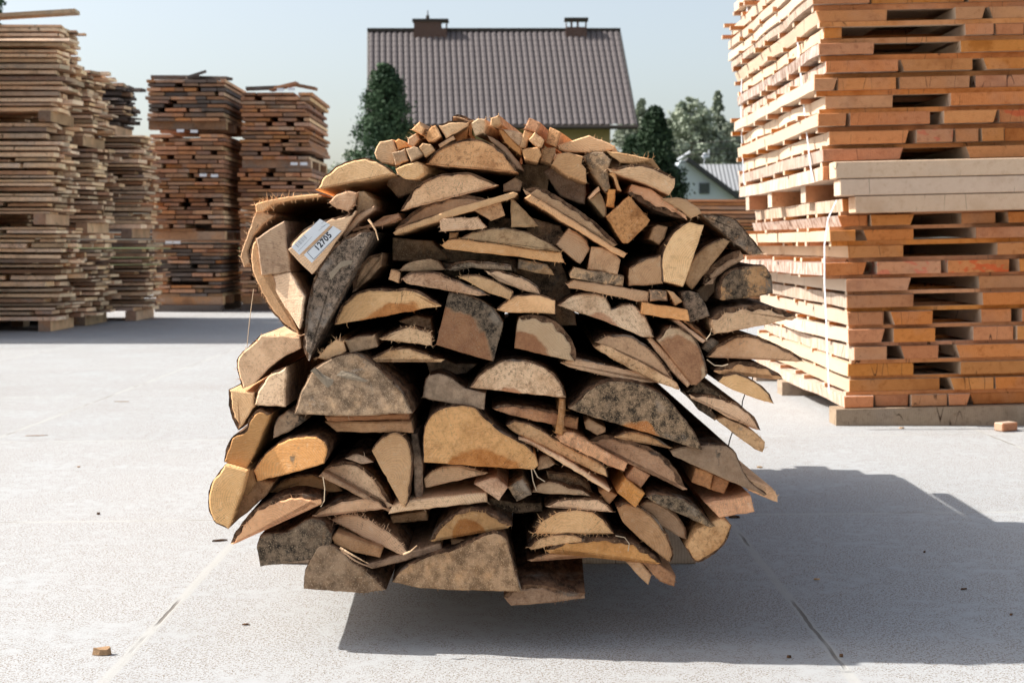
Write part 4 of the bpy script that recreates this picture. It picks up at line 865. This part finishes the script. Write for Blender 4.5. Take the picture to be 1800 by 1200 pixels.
P('orange slab with a black ring mark at the left', '.7 .15 .40 0 8', '442,830 455,808 478,787 510,770 545,764 568,769 580,787 573,812 520,829 449,849', bk=1.5, d=-16)
P('small black-spotted quarter slab above the ring-marked one', '.25 .25 .5 0 4', '480,770 482,746 490,733 503,722 520,727 540,737 512,756', bk=1, d=-2)
P('orange wavy slab at the left edge above the pointed tan one', '.55 .05 0 0 7', '393,812 398,785 410,765 432,755 437,736 455,720 476,728 462,760 447,797 432,824 412,819', bk=2.5, d=-10)
P('tan slab standing out furthest left with a pointed lower end', '.28 0 0 0 6', '401,930 378,920 367,898 365,875 372,848 395,816 415,821 434,828 426,858', bk=1.5, d=-20, fz=1)
P('dim brown slab behind the furthest left one', '.55 .35 0 0 0', '403,922 426,866 445,842 482,846 470,868 435,901', d=20)
P('narrow brown lath between the left slabs and the ring-marked one', '.5 .45 .1 0 0', '434,828 446,822 450,848 434,872 426,866', d=2)
P('long curved slab pointing down left with dark bark back', '.55 .05 0 0 8', '403,958 413,935 436,906 466,885 500,871 533,868 570,880 545,891 480,922 410,957', bk=5, d=-22)
P('pinkish bark-stained slab in the lower left', '.6 .4 .1 0 6', '548,909 565,893 600,880 640,874 668,880 680,893 640,898 600,903', bk=3, d=-8)
P('sawdust-covered dark grey slab at the bottom left corner', '.35 .95 .75 0 8', '449,965 455,944 475,937 503,935 530,917 550,910 570,917 583,935 583,950 575,978 540,984 455,998', bk=1.2, d=-22)
P('furry tan slab above the bottom left planks', '.35 .15 .05 0 7', '578,916 600,905 630,905 660,918 690,935 712,954 718,968 705,972 640,946', bk=2, d=-14, fz=11)
P('short brown plank beneath the furry tan slab', '.5 .5 .08 0 0', '581,946 590,936 630,949 674,962 668,980 620,970 587,956', d=-20)
P('thin plank rising to the right above the two bottom slabs', '.5 .5 .05 0 0', '640,992 700,975 774,956 777,968 720,984 655,998', d=-20, fz=1)
P('sawdust-brown bottom slab standing on its flat side, left one', '.35 .9 .3 0 9', '532,1038 533,1012 540,990 548,975 560,960 588,959 618,984 650,1006 679,1033 640,1041 580,1039', bk=1, d=-40, fz=3)
P('widest sawdust-brown bottom slab in the middle', '.35 .92 .36 0 11', '687,1028 700,1010 730,990 770,974 805,963 840,945 868,934 890,944 899,972 908,1004 917,1035 800,1038 730,1036', bk=1, d=-36, fz=1)
P('lowest slab of the pile, frayed pale bark top, bottom right of the middle', '.4 .6 .15 0 7', '885,1050 893,1040 912,1030 940,1027 972,1033 1000,1042 1027,1043 1028,1052 960,1060 899,1065', bk=4, d=-46, fz=5, az=.02)
P('small tan wedge between the bottom slabs', '.35 .2 0 0 0', '793,947 824,948 812,963 803,966 794,965', d=-8)
P('tan slab with a dark smudge and orange lower edge above the widest bottom slab', '.4 .12 .25 30 8', '755,953 766,934 785,915 805,901 830,895 860,900 885,913 900,922 860,933 800,944', bk=3.5, d=-18, fz=2)
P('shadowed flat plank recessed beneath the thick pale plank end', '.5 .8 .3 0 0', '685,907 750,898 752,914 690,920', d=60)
P('left of the two sticks poking down at the lower right', '.6 .4 0 0 0', '1098,986 1125,986 1146,1010 1140,1028 1128,1018', d=-6, fz=3)
P('right of the two sticks poking down at the lower right', '.8 .25 0 0 0', '1126,985 1155,990 1187,1010 1185,1029 1160,1022', d=-10, fz=3)
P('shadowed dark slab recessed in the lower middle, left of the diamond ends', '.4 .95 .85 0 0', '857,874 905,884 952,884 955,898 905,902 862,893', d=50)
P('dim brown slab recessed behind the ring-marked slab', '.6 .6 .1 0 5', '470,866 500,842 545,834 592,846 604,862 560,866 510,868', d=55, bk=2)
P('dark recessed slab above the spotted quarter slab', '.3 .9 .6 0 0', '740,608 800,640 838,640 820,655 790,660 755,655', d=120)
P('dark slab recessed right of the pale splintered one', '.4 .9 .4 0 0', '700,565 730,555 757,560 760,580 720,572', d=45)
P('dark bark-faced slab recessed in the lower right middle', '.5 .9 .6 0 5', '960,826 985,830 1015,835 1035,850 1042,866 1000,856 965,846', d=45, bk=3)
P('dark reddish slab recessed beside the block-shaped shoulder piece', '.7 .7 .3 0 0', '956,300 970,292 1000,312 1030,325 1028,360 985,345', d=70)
P('added dark filler slab behind the end of the curved tan slab, upper middle', '.5 .9 .6 0 0', '898,462 985,458 1002,500 1014,572 960,574 905,500', d=90)  # dark pieces added from here on, closing gaps where bright background showed through
P('added dark filler slab beneath the left end of the grey fibrous slab', '.5 .9 .5 0 0', '776,462 812,466 816,492 784,488', d=80)
P('added dark filler slab right of the grey triangle in the upper middle', '.5 .9 .5 0 0', '925,380 985,398 1000,432 950,432 925,415', d=60)
P('added dark filler slab behind the long pale block of the upper left', '.5 .9 .5 0 0', '686,308 748,296 742,330 700,348 680,326', d=90)
P('added dark filler slab behind the grey fibrous slab', '.5 .9 .6 0 0', '850,456 906,456 908,479 850,478', d=70)
P('added dark filler slab in the hollow left of the tan plank with bark crumbs', '.5 .9 .5 0 0', '690,418 760,424 790,456 745,460 690,458', d=110)
P('added dark filler slab deep between the tapered block and the grey triangle', '.5 .9 .5 0 0', '858,378 900,384 902,408 858,410', d=70)
P('added dark filler slab deep under the tan plank with bark crumbs', '.5 .9 .5 0 0', '775,438 880,448 912,458 905,470 780,460', d=95)
P('added dark filler slab under the stand-in for the sunlit board top', '.5 .9 .5 0 0', '905,288 968,290 962,335 930,345 905,322', d=80)
# ---- left upper side
P('orange outer slab of the left edge with curled bark', '.45 0 0 0 7', '528,588 500,572 470,537 450,500 438,466 440,432 450,417 458,440 466,487 497,535', bk=2.5, d=-2, fz=3)
P('big grey-white upper half of the split block at the upper left edge', '.12 .28 0 0 0', '450,420 475,402 500,388 506,440 511,478 459,484', d=-26)
P('lit lower facet of the split block at the upper left edge, coloured paler', '.05 0 0 0 0', '459,485 511,479 537,520 533,560 528,578 505,545 466,492', d=-22, tilt=(-.5, 0))  # same block as above, lit facet given a paler colour and sunward tilt
P('thin pale-edged board arching over the upper left corner', '.45 .1 0 0 0', '447,360 470,351 500,346 560,340 566,345 520,351 480,357 462,372 450,374', d=0, fz=14)
P('curl of pale bark peeling down the upper left edge', '.35 .3 .05 0 0', '450,370 462,372 480,380 462,395 446,415 436,440 440,462 428,470 422,452 430,425 440,398', name='bark_strip', cat='bark', L=.25, d=-6, fz=8)
LAB = P('tan slab at the upper left carrying the white paper label with the number 12705', '.22 .05 0 0 5', '505,438 520,416 545,396 583,384 627,370 601,410 556,474 548,482 528,463', bk=2, d=-40, tilt=(0, 0))
P('small orange wedge with torn edge above the labelled slab', '.5 0 0 0 4', '577,356 590,342 613,336 627,339 621,360 612,372 592,366', bk=1, d=-20, fz=6)
P('brown-grey block end right of the small torn wedge', '.4 .7 .2 0 0', '628,338 640,336 655,350 658,362 638,379 624,386 627,360', d=-10)
P('narrow tan edge of the plank leaning behind the labelled slab', '.4 .3 .05 0 0', '601,412 626,380 658,362 657,368 628,392 604,420', d=-8)
P('tall dark mottled slab leaning from lower left to upper right', '.35 .6 .86 0 9', '541,634 533,610 536,566 545,512 556,478 580,440 610,416 640,405 655,408 645,430 600,520 560,592', bk=3, d=-44, fz=2)
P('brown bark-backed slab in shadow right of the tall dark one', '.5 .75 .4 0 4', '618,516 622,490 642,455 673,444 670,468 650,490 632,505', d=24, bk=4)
P('orange splinter board jutting above the tall dark slab', '.75 .1 0 0 0', '615,404 640,397 658,392 700,376 704,384 672,396 640,402 622,408', d=-4, fz=5)
P('tiny square batten end left of the middle tan slabs', '.25 .2 0 0 0', '682,491 688,473 704,479 700,498', d=-14)
P('small grey-green slab above the long wavy tan one', '.1 .5 .15 0 6', '700,475 715,463 735,457 757,455 772,461 783,474 730,478', bk=1, d=4)
P('long wavy tan slab in the upper middle', '.3 .05 .03 0 8', '705,490 715,482 738,478 768,480 792,489 820,500 845,510 857,519 840,520 780,510 714,498', bk=2, d=-12, fz=2)
P('grey fibrous bark-covered slab above the wavy tan one', '.2 .95 .6 0 5', '784,473 800,462 830,458 870,461 899,466 899,475 860,474 830,471 800,476', bk=3, d=2, fz=3)
P('greyish slab between the wavy tan one and the knotty one', '.3 .35 .15 0 6', '803,485 830,482 862,490 890,504 904,514 897,527 860,515', bk=1.2, d=-10, fz=2)
P('curved tan slab sloping right above the knotty one', '.3 .1 .12 0 6', '852,476 880,476 912,485 937,497 951,512 950,519 920,510 880,497', bk=2.5, d=-4)
P('large whitish weathered slab in the upper middle', '.1 .55 0 0 8', '807,420 830,408 868,401 902,402 932,410 960,424 975,432 986,441 940,438 870,427', bk=1, d=-12, fz=2)
P('tan plank with bark crumbs directly under the whitish weathered slab', '.4 0 0 0 0', '775,432 788,421 808,421 870,428 940,439 986,443 992,462 960,459 900,450 783,438', d=-16, fz=5)
P('dark grey block under the right end of the tan plank, upper middle', '.2 .6 .6 0 0', '911,455 940,460 962,464 975,484 940,479 910,472', d=-2)
P('small shadowed tan block under the pale flat block', '.5 .3 0 0 0', '790,409 806,408 803,419 789,420', d=18)
P('slanting orange board with a white lit top in the crown', '.7 0 0 0 0', '877,228 884,229 902,246 917,262 917,272 904,264 888,250', d=-8, fz=2)
P('very light piece standing in for the sunlit top of the slanting orange board', '.05 0 0 0 0', '884,227 900,229 915,233 922,238 914,260 898,244', d=2, fz=7)  # sunlight on the slanting board's top, drawn as a separate light-coloured piece
P('orange square batten end standing highest right of the crown middle', '.7 0 0 0 0', '921,227 930,207 950,215 943,233', d=-6, fz=3, ax=0.13, L=1.2)
P('pale piece standing in for the lit side of the highest orange batten', '.25 0 0 0 0', '914,258 921,229 943,234 932,243 928,250 924,262', d=-3)  # lit side of the orange batten as its own paler piece
P('greyish five-sided batten end in the right of the crown', '.2 .3 0 0 0', '929,245 941,231 957,247 952,258 944,259', d=-14)
P('flat tan block below the greyish five-sided batten', '.35 0 0 0 0', '917,263 930,260 947,259 952,272 945,284 922,280', d=-16, fz=2)
P('dim tan block right of the flat one in the crown', '.3 .15 0 0 0', '950,261 977,259 977,270 969,288 951,281', d=-12)
P('tilted orange batten end at the right of the crown', '.7 0 0 0 0', '958,250 967,223 985,232 976,258', d=-8, fz=3, ax=0.13, L=1.2)
P('broken brown bark splinter beside the stand-in for the sunlit board top', '.7 .5 .1 0 0', '856,238 866,242 890,258 912,285 920,300 908,296 885,268 862,248', name='bark_strip', cat='bark', L=.5, d=6, fz=6)
# ---- left lower side
P('large pale slab with cut corners bulging at the left edge', '.35 .05 0 0 6', '426,684 418,660 415,634 423,621 440,605 458,589 500,590 527,592 530,612 500,625 472,648 445,675', bk=1.5, d=-14, fz=3)
P('pale quarter slab with a straight right side, left edge', '.12 .1 0 0 5', '447,712 451,690 465,666 482,652 503,645 502,714', bk=2, d=-20)
P('small tan slab with ragged dark bark at the left edge', '.3 .1 .05 0 4', '419,756 408,735 402,712 401,685 425,687 446,690 447,713 432,738', bk=4, d=-14)
# ---------------------------------------------------------------- paper label on its slab
def label_parts():
    Yp = LAB.location.y - .0035
    def wp(px, py, dy=0): p = PX(px, py, Yp); p.y += dy; return p - LAB.location
    def quadmesh(c, mat, name, dy, th=.0006, parent=None):
        bm = bmesh.new(); v = [bm.verts.new(wp(x, y, dy)) for x, y in c]; bm.faces.new(v)
        r = bmesh.ops.extrude_face_region(bm, geom=bm.faces[:]); bmesh.ops.translate(bm, vec=(0, th, 0), verts=[e for e in r['geom'] if isinstance(e, bmesh.types.BMVert)])
        return link(name, bm, mat, parent or LAB)
    lab = quadmesh([(534, 448), (585, 397), (600.5, 406.5), (548, 462)], M['paper'], 'number_label', 0, th=.0035)
    tg = quadmesh([(512, 434), (562, 385), (580.5, 395), (526, 448)], M['paper'], 'barcode_label', 0, th=.0035)
    def strokes(segs, w, mat, name, parent):
        bm = bmesh.new()
        for (x0, y0), (x1, y1) in segs:
            a, b = wp(x0, y0, -.0004), wp(x1, y1, -.0004); t = (b - a).normalized(); n = Vector((-t.z, 0, t.x)) * w / 1000
            bm.faces.new([bm.verts.new(p) for p in (a - n, b - n, b + n, a + n)])
        return link(name, bm, mat, parent)
    strokes([((540, 443.5), (551.5, 456)), ((551.5, 456), (600, 407)), ((540, 443.5), (584, 398.5))], .35, M['ink'], 'frame_line', lab)
    D = Vector((547.5, 452)); A = Vector((586, 411)); u = (A - D).normalized(); v = Vector((u.y, -u.x)); v = -v if v.y > 0 else v
    cu = bpy.data.curves.new('digits', 'FONT'); cu.body = '12705'; cu.size = 1.0; cu.space_character = 1.12; cu.offset = .03; cu.extrude = 0
    to = bpy.data.objects.new('digits', cu); COL.objects.link(to); dg = bpy.context.evaluated_depsgraph_get()
    me = bpy.data.meshes.new_from_object(to.evaluated_get(dg)); bpy.data.objects.remove(to)
    wmax = max(q.co.x for q in me.vertices); hmax = max(q.co.y for q in me.vertices)
    base = Vector((558.5, 441.5)); wl, hl = 37.0, 10.5
    for q in me.vertices:
        p2 = base + u * (q.co.x / wmax * wl) + v * (q.co.y / hmax * hl); q.co = wp(p2.x, p2.y, -.0004)
    me.materials.append(M['ink']); o = bpy.data.objects.new('digits', me); COL.objects.link(o); o.parent = lab
    bars = []; rnd = random.Random(3); b0 = Vector((524.5, 435)); k = 0
    while k < 22:
        s = b0 + u * k; bars.append(((s.x, s.y), (s.x + v.x * 8, s.y + v.y * 8))); k += rnd.choice((1.3, 2.0, 2.8))
    strokes(bars, .28, M['greyink'], 'barcode', tg)
    a = Vector((524, 442)); strokes([((a.x, a.y), (a.x + u.x * 36, a.y + u.y * 36)), ((564, 400), (578, 392)), ((560, 405.5), (572, 396)), ((565, 393), (570, 389))], .2, M['greyink'], 'rule_line', tg)
label_parts()
def scar(match, polys, mat, name):
    o = next(q for q in bpy.data.objects if str(q.get('label', '')).startswith(match)); oy = o.location.y
    for c in polys:
        bm = bmesh.new(); cx = sum(p[0] for p in c) / len(c); cy = sum(p[1] for p in c) / len(c)
        rim = []
        for i in range(len(c)):
            a, b = c[i], c[(i + 1) % len(c)]
            for k in range(4):
                t = k / 4; rim.append((a[0] + (b[0] - a[0]) * t + noise.noise(Vector((i * 3 + k, cx, 1))) * 1.8, a[1] + (b[1] - a[1]) * t + noise.noise(Vector((i * 3 + k, cx, 7))) * 1.8))
        hit = []
        for q in rim + [(cx, cy)]:
            p = PX(q[0], q[1], oy); ok, loc, nrm, idx = o.ray_cast(Vector((p.x - o.location.x, -.3, p.z - o.location.z)), Vector((0, 1, 0)))
            hit.append((loc if ok else Vector((p.x - o.location.x, 0, p.z - o.location.z))))
        cv = bm.verts.new(hit[-1] + Vector((0, -.0030, 0))); rv = [bm.verts.new(h + Vector((0, -.0004, 0))) for h in hit[:-1]]
        for i in range(len(rv)): bm.faces.new((rv[i], rv[(i + 1) % len(rv)], cv))
        link(name, bm, mat, o)
pale = mat_plain('pale_scar', (.40, .32, .23), .9, 260, (.20, .15, .10)); whit = mat_plain('white_dust', (.50, .42, .33), .9, 300, (.30, .22, .14))
bpy.context.view_layer.update()
scar('big dark grey half-round', [[(590, 660), (600, 651), (618, 655), (648, 669), (640, 671), (612, 666)], [(545, 652), (553, 646), (566, 658), (586, 668), (584, 676), (575, 682), (560, 668)]], pale, 'torn_scar')
scar('tall dark mottled', [[(578, 480), (600, 460), (622, 456), (618, 464), (596, 472), (582, 492)]], pale, 'torn_scar')
# ---------------------------------------------------------------- ties, bearers and yard litter
def cord(pts, r, mat, name, label, cat, group=None):
    bm = bmesh.new(); tube(bm, catmull3(pts, .02), r, 5); return tag(link(name, bm, mat), label, cat, group)
def catmull3(pts, step):
    P_ = [2 * pts[0] - pts[1]] + list(pts) + [2 * pts[-1] - pts[-2]]; out = []
    for i in range(1, len(P_) - 2):
        a, b, c, d = P_[i - 1:i + 3]; n = max(1, int((c - b).length / step))
        for k in range(n):
            t = k / n; out.append(.5 * ((2 * b) + (c - a) * t + (2 * a - 5 * b + 4 * c - d) * t * t + (3 * b - a - 3 * c + d) * t ** 3))
    out.append(Vector(pts[-1])); return out
G2 = 'thin ties and torn fibres on the pile'
Y = 2.56
cord([PX(446, 508, Y), PX(441, 545, Y), PX(437, 580, Y), PX(434, 612, Y)], .0007, M['string'], 'tie_string', 'thin pale string stretched down the left edge beside the outer orange slab', 'string', G2)
cord([PX(1311, 688, Y), PX(1305, 705, Y), PX(1304, 718, Y)], .0010, M['wire'], 'tie_wire', 'short dark wire between the two hanging tan slabs at the right', 'wire', G2)
cord([PX(1287, 760, Y), PX(1283, 772, Y), PX(1280, 785, Y)], .0011, M['wire'], 'tie_wire', 'short dark wire between the blunt stick and the long-tailed slab', 'wire', G2)
cord([PX(1325, 655, Y), PX(1322, 668, Y)], .0010, M['wire'], 'tie_wire', 'tiny dark wire over the bark-topped slab at the right', 'wire', G2)
Y = 2.44
cord([PX(568, 838, Y), PX(571, 858, Y), PX(570, 880, Y), PX(564, 890, Y)], .0009, M['string'], 'root_fibre', 'hanging pale fibre left of the bark-edged lath', 'fibre', G2)
cord([PX(934, 824, Y), PX(937, 845, Y), PX(943, 862, Y)], .0008, M['string'], 'root_fibre', 'short fibre hanging under the biggest lower slab, left strand', 'fibre', G2)
cord([PX(938, 824, Y), PX(945, 838, Y), PX(958, 846, Y)], .0009, M['string'], 'root_fibre', 'fibre curving right under the biggest lower slab', 'fibre', G2)
cord([PX(1082, 941, Y), PX(1098, 944, Y), PX(1106, 955, Y), PX(1104, 968, Y)], .0008, M['string'], 'root_fibre', 'looped fibre right of the furry-edged slab', 'fibre', G2)
cord([PX(1243, 632, Y), PX(1256, 642, Y), PX(1270, 643, Y), PX(1280, 640, Y)], .0009, M['string'], 'root_fibre', 'fibre drooping under the furthest right slab', 'fibre', G2)
cord([PX(1241, 597, Y), PX(1248, 588, Y), PX(1251, 577, Y)], .0009, M['string'], 'root_fibre', 'fibre in front of the dark round branch end', 'fibre', G2)
for a, b, c, lab in (((648, 386), (660, 404), (665, 422), 'pale splinter pointing down right of the labelled slab'), ((709, 974), (722, 968), (733, 958), 'pale straw splinter lying on the thin bottom plank'), ((600, 966), (625, 985), (655, 998), 'long frayed splinter hanging along the left bottom slab'), ((598, 962), (620, 975), (648, 990), 'second frayed splinter above the left bottom slab')):
    pts = [PX(*a, 2.43), PX(*b, 2.425), PX(*c, 2.43)]; bm = bmesh.new(); cc = catmull3(pts, .01); tube(bm, cc, [.0022 * (1 - .8 * i / len(cc)) for i in range(len(cc))], 5)
    o = tag(link('splinter', bm, M['slab']), lab, 'splinter', 'loose splinters on the pile'); o['tone'] = .1; o['grey'] = 0.; o['mould'] = 0.; o['heart'] = 0.
for y, lab in ((3.12, 'squared bearer crosswise under the slab pile, its end showing at the lower left'), (4.05, 'rear squared bearer crosswise under the slab pile')):
    bm = bmesh.new(); box(bm, (-.055, y + .05, .043), (.92, .10, .086)); bmesh.ops.bevel(bm, geom=bm.edges[:], offset=.003, segments=1, affect='EDGES')
    o = tag(link('pile_bearer', bm, M['bearer']), lab, 'bearer', 'bearers under the slab pile'); o['paint'] = 0.
def chip(px, py, s, rot, mat, label, name='wood_chip'):
    g = GX(px, py); rnd = random.Random(int(px)); bm = bmesh.new()
    L_, W_, T_ = s
    top = []
    for k in range(7):
        a = k / 7 * 6.283; top.append((math.cos(a) * L_ / 2 * rnd.uniform(.8, 1.1), math.sin(a) * W_ / 2 * rnd.uniform(.8, 1.15)))
    lo_ = [bm.verts.new((x, y, .001)) for x, y in top]; up_ = [bm.verts.new((x * .86, y * .86, T_ * rnd.uniform(.75, 1.15))) for x, y in top]
    bm.faces.new(lo_[::-1]); bm.faces.new(up_)
    for k in range(7): bm.faces.new((lo_[k], lo_[(k + 1) % 7], up_[(k + 1) % 7], up_[k]))
    o = tag(link(name, bm, mat, loc=g), label, 'wood chip', 'chips lying on the concrete'); o.rotation_euler.z = rot
    for k in ('tone', 'grey', 'mould', 'heart', 'paint'): o[k] = {'tone': .3, 'grey': .5}.get(k, 0.)
    return o
chip(180, 1150, (.037, .018, .013), .05, M['slab'], 'pale chunky wood chip on the concrete at the bottom left')
chip(432, 1098, (.016, .005, .003), .2, M['bark'], 'thin dark bark chip on the concrete between the joint and the pile shadow')
chip(173, 904, (.010, .008, .006), .2, M['bark'], 'small dark crumb far out on the left concrete')
chip(138, 821, (.012, .007, .004), .6, M['slab'], 'tiny tan crumb on the left concrete beyond the second joint')
chip(1694, 1036, (.018, .006, .004), .4, M['bark'], 'dark splinter in the pile shadow at the right')
chip(1435, 1019, (.014, .006, .004), .1, M['slab'], 'tan splinter in the pile shadow right of the joint')
chip(1387, 1156, (.008, .006, .005), .1, M['bark'], 'dark crumb at the near edge of the pile shadow')
chip(1479, 1154, (.008, .007, .005), .1, M['bark'], 'dark crumb in the end of the cracked joint')
chip(1625, 971, (.008, .006, .004), .9, M['bark'], 'dark dot-like crumb in the middle of the right shadow')
chip(1777, 1081, (.008, .006, .004), .9, M['bark'], 'dark dot-like crumb near the right frame edge')
chip(385, 951, (.040, .007, .005), .35, M['bark'], 'bark strip on the concrete under the curved left slab')
chip(1290, 910, (.03, .012, .006), -.2, M['bark'], 'bark flake on the ground beyond the thick beam end')
chip(1335, 822, (.02, .009, .005), -.2, M['slab'], 'little chip at the far edge of the pile shadow')
chip(1585, 753, (.022, .01, .006), .2, M['slab'], 'little chip in front of the right grey bearer')
chip(62, 766, (.09, .006, .003), .1, M['slab'], 'long thin sliver lying on the far left concrete')
chip(215, 706, (.08, .006, .003), .1, M['slab'], 'thin dark sliver on the far left concrete beyond the third joint')
bm = bmesh.new(); box(bm, (0, 0, .017), (.08, .045, .032), .5); bmesh.ops.bevel(bm, geom=bm.edges[:], offset=.004, segments=1, affect='EDGES')
o = tag(link('wood_block', bm, M['plank'], loc=GX(1768, 757)), 'small brown wood block in front of the grey bearer at the far right', 'wood block'); o['paint'] = 0.
